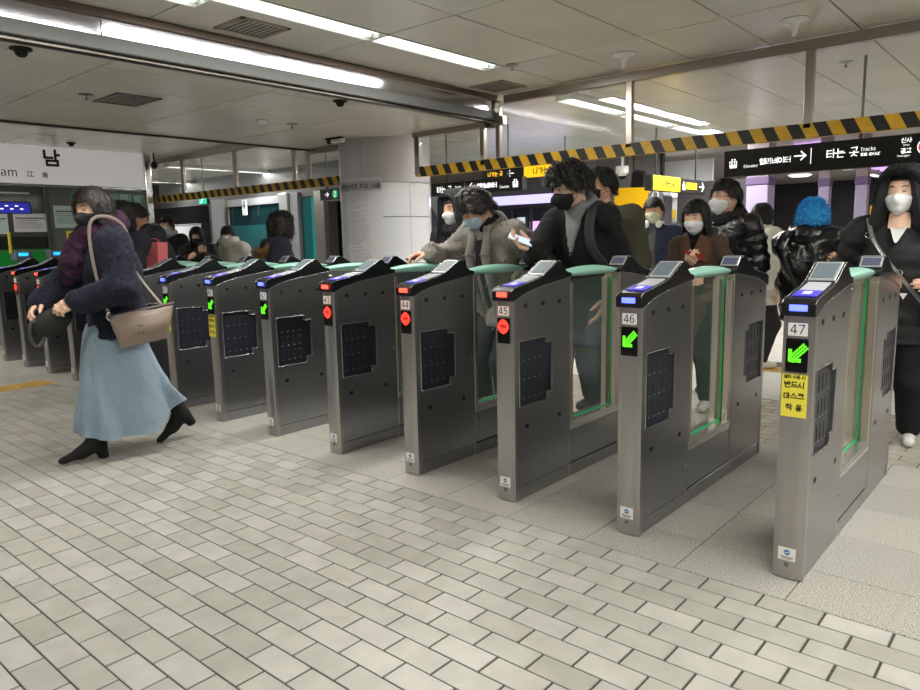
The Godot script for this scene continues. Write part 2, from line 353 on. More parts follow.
# ---------------------------------------------------------------- ceiling
func ceiling_build() -> void:
	var c := struct("ceiling", "beige glossy metal panel ceiling with dark joints")
	var dark := mt("ceiling_void", c8(26, 24, 22), 0.9)
	part("slab", bx(Vector3(-6, HI + 0.16, -6), Vector3(27, 0.2, 30)), dark, c)
	var pm := []
	for k in 4:
		var m := mt("panel%d" % k, [c8(236, 231, 219), c8(233, 228, 215), c8(238, 233, 222), c8(231, 227, 215)][k], 0.27)
		m.metallic_specular = 0.6
		grain(m, ntex(0.006, 0.94, 1.0, Color.WHITE, 21), Vector3(0.4, 0.4, 0.4)); m.normal_enabled = true; m.normal_texture = bump(0.006, 2.0, 7); m.normal_scale = 0.06
		pm.append(m)
	var lay := func(called: String, xs: Array, zs: Array, y: float, parent: Node3D, merged := false) -> void:
		var mb := MB.new()
		for i in xs.size() - 1:
			for j in zs.size() - 1:
				var s := Vector3(absf(xs[i + 1] - xs[i]) - 0.012, 0.03, absf(zs[j + 1] - zs[j]) - 0.012)
				var p := Vector3((xs[i] + xs[i + 1]) * 0.5, y + 0.015, (zs[j] + zs[j + 1]) * 0.5)
				if merged: mb.box(p, s, 0.002)
				else:
					var key := "cp%.2f %.2f" % [s.x, s.z]
					if not meshes.has(key): meshes[key] = bx(Vector3.ZERO, s, 0.002).mesh()
					inst(called, meshes[key], pm[rng.randi() % 4], parent, Transform3D(Basis.from_euler(Vector3(rng.randf_range(-.002, .002), 0, rng.randf_range(-.003, .003))), p))
		if merged: stuff(part(called, mb, pm[0], parent))
	var xr := [-2.996]
	while xr[-1] < 1.5: xr.append(xr[-1] + 0.602)
	var zn := [-3.05, -2.135, -0.85, 0.435, 1.72, 3.0]
	lay.call("panel", xr, zn, HI, c)
	lay.call("panel", [-3.8, -3.2], zn, HI, c)
	lay.call("panel", [-3.2, -2.996], [-3.05, -2.135], HI, c)
	lay.call("panel", [-3.2, -2.996], [0.435, 1.72, 3.0], HI, c)
	lay.call("outer_panels", [-3.2, -2.996], [-20.0, -13.0, -8.0, -3.05], HI, c, true)
	lay.call("outer_panels", [-3.2, -2.996], [3.0, 6.0, 8.9], HI, c, true)
	var zb := [-3.05, -3.42, -4.705, -5.99, -7.275, -8.56]
	lay.call("panel", xr, zb, HI, c)
	# the hall behind the camera and the far concourse, seen only in reflections
	var x2 := [xr[-1]]
	while x2[-1] < 7.4: x2.append(x2[-1] + 0.602)
	lay.call("outer_panels", x2, [-20.0, -17.4, -14.9, -12.3, -9.8, -8.56, -5.99, -3.42, -0.85, 1.72, 4.3, 6.85, 8.9], HI, c, true)
	lay.call("outer_panels", [-2.996, -2.0, -1.0, 0.0, 1.218], [-20.0, -17.4, -14.9, -12.3, -9.8, -8.56], HI, c, true)
	lay.call("outer_panels", xr, [3.0, 4.3, 6.85, 8.9], HI, c, true)
	lay.call("outer_panels", [-3.8, -3.2], [3.0, 4.3, 6.85, 8.9], HI, c, true)
	var xb := [-19.4]
	while xb[-1] < -3.9: xb.append(xb[-1] + 0.602 * (1.0 if xb[-1] > -12.0 else 2.0))
	xb[-1] = -3.2
	var zbb := [-3.05]
	while zbb[-1] > -19.0: zbb.append(zbb[-1] - 1.285)
	lay.call("outer_panels", xb, zbb, HI, c, true)
	var xl := [-6.78]
	while xl[-1] > -10.9: xl.append(xl[-1] - 0.6)
	lay.call("panel", xl, [-3.05, -2.01, -0.72, 0.57, 1.86], HI, c)
	lay.call("outer_panels", xl, [1.86, 4.3, 6.85, 8.9], HI, c, true)
	lay.call("outer_panels", [xl[-1], -14.0, -19.4], [-3.05, -0.72, 1.86, 4.3, 6.85, 8.9], HI, c, true)
	# the dropped soffit
	var s := Node3D.new(); s.name = "soffit"; c.add_child(s)
	part("core", bx(Vector3(-5.28, LO + 0.14, 2.9), Vector3(2.92, 0.2, 11.9)), dark, s)
	var zs := [-3.02, -1.87, -0.645, 0.58, 1.81, 3.05]
	lay.call("panel", [-6.75, -6.54, -5.94, -5.34, -4.74, -4.14, -3.86], zs, LO, s)
	lay.call("outer_panels", [-6.75, -5.34, -3.86], [3.05, 5.5, 8.8], LO, s, true)
	# fascia between the two levels: a polished band that mirrors the lamps, between two rails
	var t := struct("trim_1", "polished stainless fascia between the two ceiling levels")
	part("upper_rail", bx(Vector3(-3.79, 2.652, 2.9), Vector3(0.05, 0.05, 11.9), 0.004), mt("trim_steel", c8(128, 114, 106), 0.32, 1.0), t)
	part("lower_rail", bx(Vector3(-3.81, 2.483, 2.9), Vector3(0.08, 0.085, 11.9), 0.006), mt("trim_grey", c8(84, 85, 85), 0.5), t)
	part("edge_rail", bx(Vector3(-3.84, 2.43, 2.9), Vector3(0.07, 0.024, 11.9), 0.003), mt("trim_dark", c8(84, 80, 76), 0.35, 1.0), t)
	var z := 0.72 + 1.9 * 4
	while z > -2.9:
		var z1 := maxf(z - 1.895, -3.0)
		var band := MB.new(); band.box(Vector3(-3.802, 2.578, (z + z1) * 0.5), Vector3(0.012, 0.108, z - z1), 0.001, Basis(Vector3(0, 0, 1), -0.062))
		part("polished_band", band, mt("polished", c8(206, 206, 214), 0.13, 1.0), t)
		z -= 1.9
	part("back", bx(Vector3(-3.86, 2.56, 2.9), Vector3(0.06, 0.25, 11.9)), dark, t)
	var t2 := struct("trim_2", "narrow dark edge trim along the far side of the soffit")
	part("rail", bx(Vector3(-6.76, 2.5, 2.9), Vector3(0.05, 0.16, 11.9), 0.004), mt("trim_dark", c8(84, 80, 76), 0.35, 1.0), t2)

func fixture(z0: float, z1: float, x: float, e: float, label: String, group := "", y := HI - 0.062) -> void:
	var t := thing("ceiling_light", label, "light", Vector3(x, y, (z0 + z1) * 0.5), 0.0, group)
	var L := absf(z1 - z0) - 0.012
	var h := MB.new()
	h.box(Vector3(0, 0.055, 0), Vector3(0.196, 0.01, L))
	for s in [-1, 1]:
		h.box(Vector3(s * 0.094, 0.025, 0), Vector3(0.01, 0.06, L), 0.002)
		h.box(Vector3(0, 0.025, s * (L * 0.5 - 0.005)), Vector3(0.196, 0.06, 0.01), 0.002)
	part("housing", h, mt("lamp_housing", c8(225, 224, 220), 0.4), t)
	var key := "tube%.2f" % L
	if not meshes.has(key):
		var b := MB.new(); b.tube(PackedVector3Array([Vector3(0, 0, -L * 0.5 + 0.03), Vector3(0, 0, L * 0.5 - 0.03)]), 0.015, 10)
		meshes[key] = b.mesh()
	for s in [-1, 1]: inst("tube", meshes[key], glow("tube_glow", Color(0.97, 1.0, 0.98), 3.2), t, T(s * 0.045, 0.022, 0))
	var cl := MB.new()
	for s in [-1, 1]:
		for q in [-1, 1]: cl.box(Vector3(s * 0.045, 0.024, q * (L * 0.5 - 0.02)), Vector3(0.034, 0.042, 0.022), 0.003)
	part("socket", cl, mt("lamp_socket", c8(214, 222, 210), 0.5), t)
	lamp_light(t, Vector3(0, -0.004, 0), Vector2(0.17, L - 0.06), e, LAMP, DOWN)
func lights_build() -> void:
	var E := 2.9
	fixture(0.435, -0.85, -3.098, E, "nearer of the two fluorescent ceiling lights before the glass partition", "", HI)
	fixture(-0.85, -2.135, -3.098, E, "fluorescent ceiling light ending just before the glass partition", "", HI)
	# these rows go on behind the camera, except the added left one
	var near := "unseen fluorescent ceiling light over the near hall"; var ng := "fluorescent lights over the near hall"
	for z in [1.72, 4.3, 7.0]: fixture(z, z - 1.27, -3.098, E, near, ng)
	for x in [0.92, 4.5]:
		for z in [5.6, 3.0, 1.72, 0.435, -0.85]: fixture(z, z - 1.27, x, E, near, ng)
	for z in [1.9, 3.2, 4.5]: fixture(z, z - 1.27, -8.6, E * 1.2, near, ng)  # unseen row added to brighten the left side of the hall
	# concourse beyond the partition
	var nth := ["first", "second", "third", "fourth"]
	for k in 4: fixture(-3.44 - 1.28 * k, -4.7 - 1.28 * k, -3.25, E * 1.4, nth[k] + " fluorescent ceiling light behind the right glass, counted from the glass")
	for k in 3: fixture([-9.3, -13.8, -17.0][k], [-9.3, -13.8, -17.0][k] - 1.26, -3.3, E, ["nearest", "middle", "farthest"][k] + " fluorescent light far back at the right of the concourse")
	for k in 2: fixture(-3.5 - 1.3 * k, -4.76 - 1.3 * k, -11.3, E * 2.0, nth[k] + " fluorescent light of the brighter row behind the left glass")
	for k in 2: fixture(-3.9 - 1.3 * k, -5.16 - 1.3 * k, -14.3, E * 1.8, nth[k] + " fluorescent light of the farther row behind the left glass")
	fixture(-4.0, -5.26, -7.6, E, "fluorescent ceiling light behind the round column")
	for z in [-4.0, -8.0, -12.0]: fixture(z, z - 1.26, 1.6, E, "fluorescent ceiling light far to the right of the concourse", "right concourse lights")

# ---------------------------------------------------------------- glass partition, column, walls
func partition_build() -> void:
	var st := mt("frame_steel", c8(168, 160, 152), 0.28, 1.0)
	var gl := mt("pane_glass", Color(0.86, 0.93, 0.92, 0.12), 0.02); gl.transparency = BaseMaterial3D.TRANSPARENCY_ALPHA
	var t := thing("glass_partition", "steel framed glass screen under the ceiling right of the round column", "partition", Vector3(0, 0, ZP))
	part("header", bx(Vector3(-0.62, 2.625, 0), Vector3(6.1, 0.075, 0.06), 0.004), st, t)
	part("header", bx(Vector3(-4.3, 2.435, 0), Vector3(1.25, 0.085, 0.06), 0.004), st, t)
	for x in [-3.95, -3.75, -2.332, -0.899, 0.54, 2.0]: part("post", bx(Vector3(x, 2.33, 0), Vector3(0.055 if x < -3 else 0.06, 0.58 if x > -3.9 else 0.62, 0.05), 0.006), st, t)
	part("post", bx(Vector3(-4.86, 2.2, 0), Vector3(0.07, 0.42, 0.06), 0.005), mt("post_dark", c8(120, 118, 118), 0.35, 1.0), t)
	part("corner_post", bx(Vector3(-3.85, 2.53, 0.0), Vector3(0.09, 0.3, 0.09), 0.006), mt("trim_dark", c8(84, 80, 76), 0.35, 1.0), t)
	var px := [-4.82, -3.98, -3.92, -3.78, -3.72, -2.365, -2.3, -0.93, -0.87, 0.51, 0.57, 1.97]
	for k in range(0, px.size(), 2):
		var top := 2.39 if k == 0 else 2.59
		part("glass_pane", bx(Vector3((px[k] + px[k + 1]) * 0.5, (2.08 + top) * 0.5, 0), Vector3(px[k + 1] - px[k], top - 2.08, 0.01)), gl, t)
	var hb := func(x0: float, x1: float, y: float, owner_: Node3D) -> void:
		part("warning_bar", bx(Vector3((x0 + x1) * 0.5, y, 0), Vector3(x1 - x0, 0.105, 0.05), 0.003), grain(mt("bar_yellow", c8(226, 176, 38), 0.45), ntex(0.01, 0.86, 1.0), Vector3(1, 1, 1)), owner_)
		var b := MB.new()
		var x := x0 + 0.03
		while x < x1 - 0.06:
			var xa := minf(x + 0.09, x1 - 0.055)
			b.prism(PackedVector2Array([Vector2(x + 0.055, y - 0.0525), Vector2(xa + 0.055, y - 0.0525), Vector2(xa, y + 0.0525), Vector2(x, y + 0.0525)]), 0.0252, 0.0262)
			b.prism(PackedVector2Array([Vector2(x + 0.055, y - 0.0525), Vector2(xa + 0.055, y - 0.0525), Vector2(xa, y + 0.0525), Vector2(x, y + 0.0525)]), -0.0262, -0.0252)
			x += 0.1815
		part("black_stripes", b, mt("bar_black", c8(26, 25, 24), 0.5), owner_)
	hb.call(-4.885, 2.3, 2.026, t)
	var u := thing("glass_partition", "steel framed glass screen under the ceiling left of the round column", "partition", Vector3(0, 0, ZP))
	part("header", bx(Vector3(-6.44, 2.42, 0), Vector3(0.64, 0.08, 0.06), 0.004), st, u)
	part("header", bx(Vector3(-8.75, 2.62, 0), Vector3(4.0, 0.085, 0.06), 0.004), st, u)
	for x in [-9.9, -8.45, -7.07, -6.79]: part("post", bx(Vector3(x, 2.33, 0), Vector3(0.07, 0.56, 0.05), 0.006), st, u)
	var qx := [-10.7, -9.94, -9.86, -8.49, -8.41, -7.1, -7.03, -6.82, -6.75, -6.1]
	for k in range(0, qx.size(), 2):
		var top := 2.38 if k == 8 else 2.58
		part("glass_pane", bx(Vector3((qx[k] + qx[k + 1]) * 0.5, (2.08 + top) * 0.5, 0), Vector3(qx[k + 1] - qx[k], top - 2.08, 0.01)), gl, u)
	hb.call(-10.8, -6.12, 2.026, u)
	# round column
	var c := thing("column", "round white clad column standing in the glass partition", "column", Vector3(-5.68, 0, -3.32))
	var core := MB.new(); core.lathe(PackedVector2Array([Vector2(0, 0), Vector2(0.525, 0), Vector2(0.525, HI), Vector2(0, HI)]), 48)
	part("core", core, mt("col_joint", c8(150, 150, 155), 0.7), c)
	var pm := mt("col_panel", c8(226, 228, 236), 0.22); pm.clearcoat_enabled = true; pm.clearcoat = 0.5; pm.clearcoat_roughness = 0.1
	var pm2 := mt("col_upper", c8(205, 200, 208), 0.4)
	var A := TAU / 6.0
	var ys := [0.0, 0.5, 1.03, 1.56, 1.945, HI]
	for j in 5:
		for k in 6:
			if j == 4 and k % 2: continue
			var a0 := A * k + 0.3; var a1 := a0 + A * (2 if j == 4 else 1)
			if not meshes.has("cpanel%d" % j):
				var b := MB.new()
				var y0: float = ys[j] + 0.004; var y1: float = ys[j + 1] - 0.004; var da := (a1 - a0) - 0.01
				var ns := 12 if j == 4 else 8
				b.grid(ns, 1, func(s: float, w: float) -> Vector3: return Vector3(sin(s * da) * 0.54, lerpf(y0, y1, w), cos(s * da) * 0.54))
				b.grid(1, 1, func(s: float, w: float) -> Vector3: return Vector3(0, lerpf(y0, y1, w), lerpf(0.52, 0.54, s)))
				b.grid(1, 1, func(s: float, w: float) -> Vector3: return Vector3(sin(da), 0, cos(da)) * lerpf(0.54, 0.52, s) + Vector3(0, lerpf(y0, y1, w), 0))
				b.grid(ns, 1, func(s: float, w: float) -> Vector3: return Vector3(sin(s * da), 0, cos(s * da)) * lerpf(0.54, 0.52, w) + Vector3(0, y1, 0))
				meshes["cpanel%d" % j] = b.mesh()
			inst("panel", meshes["cpanel%d" % j], pm2 if j == 4 else pm, c, Transform3D(Basis(Vector3.UP, a0 + 0.005), Vector3.ZERO))
	# notice wrapped round the column
	var n := thing("notice_poster", "tall grey printed notice wrapped round the white column", "poster", Vector3(-5.68, 0, -3.32))
	var at := func(ang: float, y: float, r: float) -> Vector3: return Vector3(sin(ang) * r, y, cos(ang) * r)
	var b := MB.new()
	var a_l := -0.46; var a_r := 0.74
	b.grid(16, 1, func(s: float, w: float) -> Vector3: return at.call(lerpf(a_l, a_r, s), lerpf(0.98, 2.0, w), 0.544))
	b.grid(16, 1, func(s: float, w: float) -> Vector3: return at.call(lerpf(a_l, a_r, s), 2.0, lerpf(0.544, 0.54, w)))
	b.grid(1, 1, func(s: float, w: float) -> Vector3: return at.call(a_r, lerpf(0.98, 2.0, w), lerpf(0.544, 0.54, s)))
	part("sheet", b, mt("notice_paper", c8(220, 220, 226), 0.6), n)
	var hd := MB.new()
	hd.grid(16, 1, func(s: float, w: float) -> Vector3: return at.call(lerpf(a_l, a_r - 0.01, s), lerpf(1.855, 1.965, w), 0.5455))
	part("title_band", hd, mt("notice_band", c8(188, 188, 196), 0.6), n)
	var ink := MB.new()
	var title := "여객운송약관 주요 내용"; var ang := a_l + 0.03
	for ch in title:
		if ch == " ":
			ang += 0.045
			continue
		var g := MB.new(); hangul(g, ch, 0.052, 0.006, Transform3D.IDENTITY)
		for q in g.v.size(): g.v[q] = at.call(ang + g.v[q].x / 0.546, 1.88 + g.v[q].y, 0.5462 + g.v[q].z)
		var k0 := ink.v.size(); ink.v.append_array(g.v); ink.n.append_array(g.n)
		for q in g.ix: ink.ix.append(q + k0)
		ang += 0.106
	part("title_lettering", ink, mt("ink", c8(52, 52, 60), 0.7), n)
	var ln := MB.new()
	for col in 2:
		var y := 1.83
		while y > 1.02:
			var bold := rng.randf() < 0.16
			var x0 := a_l + 0.04 if col == 0 else a_l + 0.44
			var x1 := x0 + (0.34 if col == 0 else 0.52) * (rng.randf_range(0.35, 0.6) if bold else rng.randf_range(0.8, 1.0))
			var hh := 0.008 if bold else 0.0035
			ln.grid(8, 1, func(s: float, w: float) -> Vector3: return at.call(lerpf(x0, x1, s), y + hh * w, 0.5452))
			y -= 0.021 if bold else 0.0145
	part("printed_lines", ln, mt("ink_grey", c8(178, 178, 186), 0.7), n)
	var dsk := MB.new()
	dsk.grid(24, 8, func(s: float, w: float) -> Vector3:
		var r := 0.11 * w + 0.0; var q := s * TAU
		return at.call(0.06 + cos(q) * r * 1.7 / 0.546, 1.44 + sin(q) * r * 1.7, 0.5449))
	part("round_watermark", dsk, mt("ink_pale", c8(209, 209, 215), 0.7), n)

func walls_build() -> void:
	var wm := grain(mt("wall_tile", c8(222, 221, 218), 0.5), ntex(0.01, 0.9, 1.0), Vector3(0.5, 0.5, 0.5))
	part("panel", bx(Vector3(-6, 1.4, 8.9), Vector3(27, 2.8, 0.2)), wm, struct("wall_front", "plain tiled wall behind the camera"))
	part("panel", bx(Vector3(7.4, 1.4, -6), Vector3(0.2, 2.8, 30)), wm, struct("wall_right", "plain tiled wall right of the hall"))
	part("panel", bx(Vector3(-6, 1.4, -20.4), Vector3(27, 2.8, 0.2)), mt("wall_far", c8(70, 68, 72), 0.6), struct("wall_back", "dark wall at the far end of the concourse"))
	part("panel", bx(Vector3(-19.4, 1.4, -6), Vector3(0.2, 2.8, 30)), wm, struct("wall_left", "plain wall at the far left of the concourse"))

# ---------------------------------------------------------------- ticket gates
func pv(a: Array) -> PackedVector2Array:
	var p := PackedVector2Array()
	for q in a: p.append(Vector2(q[0], q[1]))
	return p
const YZ := Basis(Vector3(0, 0, -1), Vector3(0, 1, 0), Vector3(1, 0, 0))   # polygon x -> -z, y -> y, depth -> x
func gate_meshes() -> void:
	var X := Transform3D(YZ, Vector3.ZERO)
	var h := GW * 0.5
	var low := [[0.0, 1.0], [.04, 1.015], [.083, 1.029], [.165, 1.047], [.25, 1.06], [.32, 1.069], [.41, 1.08], [.5, 1.09]]
	# body of one half: core and the two side skins with the stepped opening
	var b := MB.new()
	b.prism(pv([[.004, .0], [.5, .0], [.5, 1.088], [.004, 1.0]]), -h + 0.014, h - 0.014, X)
	var rear := MB.new(); rear.box(Vector3(0, .545, -.496), Vector3(GW - .004, 1.085, .012), .003)
	for s in [-1, 1]:
		var d0: float = minf(s * h, s * (h - 0.014)); var d1: float = maxf(s * h, s * (h - 0.014))
		b.prism(pv([[.004, .072], [.04, .072], [.04, 1.0148], [.004, 1.0]]), d0, d1, X)
		b.prism(pv([[.322, .072], [.494, .072], [.494, 1.0895], [.41, 1.08], [.322, 1.069]]), d0, d1, X)
		b.prism(pv([[.04, .8], [.268, .8], [.268, .768], [.322, .768], [.322, 1.069], [.25, 1.06], [.165, 1.047], [.083, 1.029], [.04, 1.0148]]), d0, d1, X)
		b.prism(pv([[.04, .473], [.277, .473], [.277, .514], [.322, .514], [.322, .072], [.04, .072]]), d0, d1, X)
	meshes["g_body"] = b.mesh(); meshes["g_rear"] = rear.mesh()
	var outline := [[.04, .8], [.268, .8], [.268, .768], [.322, .768], [.322, .514], [.277, .514], [.277, .473], [.04, .473], [.04, .8]]
	for s in [-1, 1]:
		var fr := MB.new(); var pts := PackedVector3Array()
		for q in outline: pts.append(Vector3(s * (h + 0.0005), q[1], -q[0]))
		for k in pts.size() - 1: fr.tube(PackedVector3Array([pts[k], pts[k + 1]]), 0.0024, 6)
		meshes["g_frame%d" % s] = fr.mesh()
		var pn := MB.new()
		pn.prism(pv([[.042, .798], [.266, .798], [.266, .766], [.32, .766], [.32, .516], [.275, .516], [.275, .475], [.042, .475]]), minf(s * (h - 0.014), s * (h - 0.009)), maxf(s * (h - 0.014), s * (h - 0.009)), X)
		for r in 3:
			for k in 4: pn.box(Vector3(s * (h - 0.009), .735 - r * .095, -.085 - k * .048), Vector3(.004, .062, .02), .0015)
		meshes["g_panel%d" % s] = pn.mesh()
		var lv := MB.new()
		for r in 3:
			for k in 4: lv.box(Vector3(s * (h - 0.008), .702 - r * .095, -.085 - k * .048), Vector3(.007, .004, .014), .001)
		meshes["g_louver%d" % s] = lv.mesh()
	var hl := MB.new()
	for s in [-1, 1]:
		for q in [[.095, .971], [.244, .971], [.394, .97], [.1, .371], [.392, .372]]:
			hl.box(Vector3(s * h, q[1], -q[0]), Vector3(.003, .021, .028), .0012)
	meshes["g_holes"] = hl.mesh()
	# bowed front plate
	var fp := MB.new(); var plan := PackedVector2Array()
	for k in 13:
		var t := k / 12.0; var xx := lerpf(-h - .001, h + .001, t)
		plan.append(Vector2(xx, -.012 - 0.010 * (1.0 - pow(absf(t * 2 - 1), 2.6))))   # y of the plan runs to -z after the turn
	plan.append(Vector2(h + .001, .012)); plan.append(Vector2(-h - .001, .012))
	fp.prism(plan, 0.004, 1.0, Transform3D(Basis(Vector3(1, 0, 0), Vector3(0, 0, -1), Vector3(0, 1, 0)), Vector3(0, 0, -.012)))
	meshes["g_front"] = fp.mesh()
	# black head with its long and its steep slope
	var up := [[-.024, 1.0], [-.026, 1.044], [-.018, 1.05], [.0, 1.06], [.1, 1.077], [.2, 1.095], [.255, 1.112], [.317, 1.146], [.375, 1.174], [.392, 1.176], [.405, 1.17], [.45, 1.126], [.47, 1.116], [.504, 1.11], [.505, 1.0905]]
	var hp := []
	for k in range(low.size() - 1, -1, -1): hp.append(low[k])
	var hd := MB.new(); hd.prism(pv(up + hp), -h - .004, h + .004, X)
	meshes["g_head"] = hd.mesh()
	var tr := MB.new()
	for s in [-1, 1]:
		var p1 := PackedVector3Array(); var p2 := PackedVector3Array()
		for q in up.slice(1, 11): p1.append(Vector3(s * (h + .003), q[1] + .0006, -q[0]))
		for q in low: p2.append(Vector3(s * (h + .003), q[1] - .001, -q[0]))
		tr.tube(p1, .0014, 6); tr.tube(p2, .0016, 6)
	tr.tube(PackedVector3Array([Vector3(-h, 1.001, .004), Vector3(h, 1.001, .004)]), .002, 6)
	meshes["g_trim"] = tr.mesh()
	var slope := func(z0: float, y0: float, z1: float, y1: float, w: float, lift: float, th: float) -> MB:
		var d := Vector3(0, y1 - y0, z0 - z1); var L := d.length(); d /= L
		var nn := Vector3(1, 0, 0).cross(d).normalized()
		if nn.y < 0: nn = -nn
		var m := MB.new(); m.box(Vector3(0, (y0 + y1) * .5, -(z0 + z1) * .5) + nn * lift, Vector3(w, th, L), th * .3, Basis(Vector3(1, 0, 0), nn, -d if nn.cross(-d).x < 0 else -d))
		return m
	meshes["g_bezel"] = slope.call(.252, 1.11, .378, 1.175, .098, .001, .006).mesh()
	meshes["g_screen"] = slope.call(.266, 1.118, .366, 1.169, .082, .0028, .006).mesh()
	meshes["g_pad"] = slope.call(.12, 1.081, .236, 1.103, .082, .0015, .005).mesh()
	meshes["g_padb"] = slope.call(.035, 1.067, .115, 1.08, .082, .0015, .005).mesh()
	meshes["g_icon"] = slope.call(.055, 1.0705, .095, 1.0772, .03, .0035, .004).mesh()
	meshes["g_bezel2"] = slope.call(.452, 1.126, .402, 1.172, .094, .001, .006).mesh()
	meshes["g_screen2"] = slope.call(.447, 1.131, .409, 1.166, .078, .0028, .006).mesh()
	meshes["g_lamp"] = bx(Vector3(0, 1.03, .0255), Vector3(.062, .023, .006), .002).mesh()
	meshes["g_plate"] = bx(Vector3(-.002, .951, .0108), Vector3(.066, .047, .003), .001).mesh()
	meshes["g_disp"] = bx(Vector3(-.002, .856, .0105), Vector3(.076, .124, .006), .004).mesh()
	var lg := MB.new()
	lg.box(Vector3(0, .034, -.77), Vector3(GW - .008, .068, 1.535), .002)
	lg.box(Vector3(0, .168, -.77), Vector3(GW - .006, .186, .532), .003)
	meshes["g_plinth"] = lg.mesh()
	var sl := MB.new(); sl.box(Vector3(0, .296, -.77), Vector3(GW - .002, .016, .54), .003); sl.box(Vector3(0, .275, -.77), Vector3(GW - .001, .028, .54), .003)
	meshes["g_sill"] = sl.mesh()
	meshes["g_glass"] = bx(Vector3(0, .69, -.77), Vector3(.010, .772, .52)).mesh()
	var ge := MB.new()
	ge.box(Vector3(0, .3065, -.77), Vector3(.013, .005, .522), .001)
	ge.box(Vector3(0, .69, -1.031), Vector3(.012, .765, .003), .001)
	meshes["g_edge"] = ge.mesh()
	meshes["g_channel"] = bx(Vector3.ZERO, Vector3(.034, .76, .03), .003).mesh()   # guide that holds the glass
	# teal top rail: flat above, rounded below, swelling in the middle
	var rl := MB.new()
	rl.grid(20, 20, func(u: float, w: float) -> Vector3:
		var z := -.485 - .57 * w; var sw := 1.0 - pow(absf(w * 2 - 1), 2.2)
		var a := -u * TAU; var hw := .03 + .022 * sw
		var y := sin(a); var yy := 1.104 + (y * (.006 + .016 * sw) if y > 0 else y * (.016 + .018 * sw))
		return Vector3(cos(a) * hw, yy + .012 * sw, z), true)
	meshes["g_rail"] = rl.mesh()
	# signs in the display
	var ar := MB.new()   # arrow to the lower left, made of lamp dots
	for k in 10:
		var q := Vector2(.024 - k * .0052, .022 - k * .0052)
		for w in [-.0065, 0.0, .0065]: ar.box(Vector3(q.x - w, q.y + w, 0), Vector3(.0066, .0066, .002))
	for k in 7:
		for w in 2:
			ar.box(Vector3(-.028 + k * .006, -.03 + w * .0066, 0), Vector3(.0054, .0062, .002)); ar.box(Vector3(-.03 + w * .0066, -.028 + k * .006, 0), Vector3(.0062, .0054, .002))
	meshes["g_arrow"] = ar.mesh()
	var no := MB.new()
	for r in range(-6, 7):
		for k in range(-6, 7):
			var q := Vector2(k, r) * .0052
			if q.length() > .0325: continue
			if absf(q.y) < .006 and absf(q.x) < .019: continue
			no.box(Vector3(q.x, q.y, 0), Vector3(.0047, .0047, .002))
	meshes["g_noentry"] = no.mesh()
	meshes["g_bar"] = bx(Vector3.ZERO, Vector3(.03, .008, .0015)).mesh()
	var stk := MB.new()
	hangul(stk, "열차 이용 시", .0125, .0016, T(-.036, .064, 0), 1.0)
	hangul(stk, "반드시", .022, .0032, T(-.034, .03, 0)); hangul(stk, "마스크", .022, .0032, T(-.034, -.012, 0)); hangul(stk, "착", .022, .0032, T(-.026, -.054, 0)); hangul(stk, "용", .022, .0032, T(.008, -.054, 0))
	meshes["g_words"] = stk.mesh()
	var em := MB.new()
	em.lathe(PackedVector2Array([Vector2(0, -.0005), Vector2(.0105, -.0005), Vector2(.0105, .0008), Vector2(0, .0008)]), 16, Transform3D(Basis(Vector3(1, 0, 0), PI / 2), Vector3(0, .007, .0)))
	meshes["g_emblem"] = em.mesh()
	var em2 := MB.new(); em2.tube(PackedVector3Array([Vector3(-.007, .003, .001), Vector3(-.002, .009, .001), Vector3(.002, .005, .001), Vector3(.007, .011, .001)]), .0014, 5)
	meshes["g_emblem2"] = em2.mesh()
	var em3 := MB.new()
	for k in 8: em3.box(Vector3(-.02 + k * .0057, -.012, .0004), Vector3(.0042, .0045, .0006))
	em3.box(Vector3(0, -.0185, .0004), Vector3(.034, .0022, .0006))
	meshes["g_emblem3"] = em3.mesh()
	meshes["g_ring"] = null
	var rg := MB.new(); rg.lathe(PackedVector2Array([Vector2(.0045, 0), Vector2(.0075, 0), Vector2(.0075, .0012), Vector2(.0045, .0012), Vector2(.0045, 0)]), 14, Transform3D(Basis(Vector3(1, 0, 0), PI / 2), Vector3.ZERO))
	meshes["g_ring"] = rg.mesh()
	var sc := MB.new()
	for q in [[.475, .6], [.475, .2]]: sc.lathe(PackedVector2Array([Vector2(0, 0), Vector2(.005, 0), Vector2(.004, .002), Vector2(0, .002)]), 10, Transform3D(Basis(Vector3(0, 0, 1), -PI / 2), Vector3(h, q[1], -q[0])))
	meshes["g_screw"] = sc.mesh()
func steel(key: String, c: Color, rough: float, sc: Vector3) -> StandardMaterial3D:
	if mats.has(key): return mats[key]
	var m := mt(key, c, rough, 1.0)
	grain(m, ntex(0.03, 0.93, 1.0, Color.WHITE, 31, 3), sc)
	m.normal_enabled = true; m.normal_texture = bump(0.05, 2.5, 33); m.normal_scale = 0.025
	return m
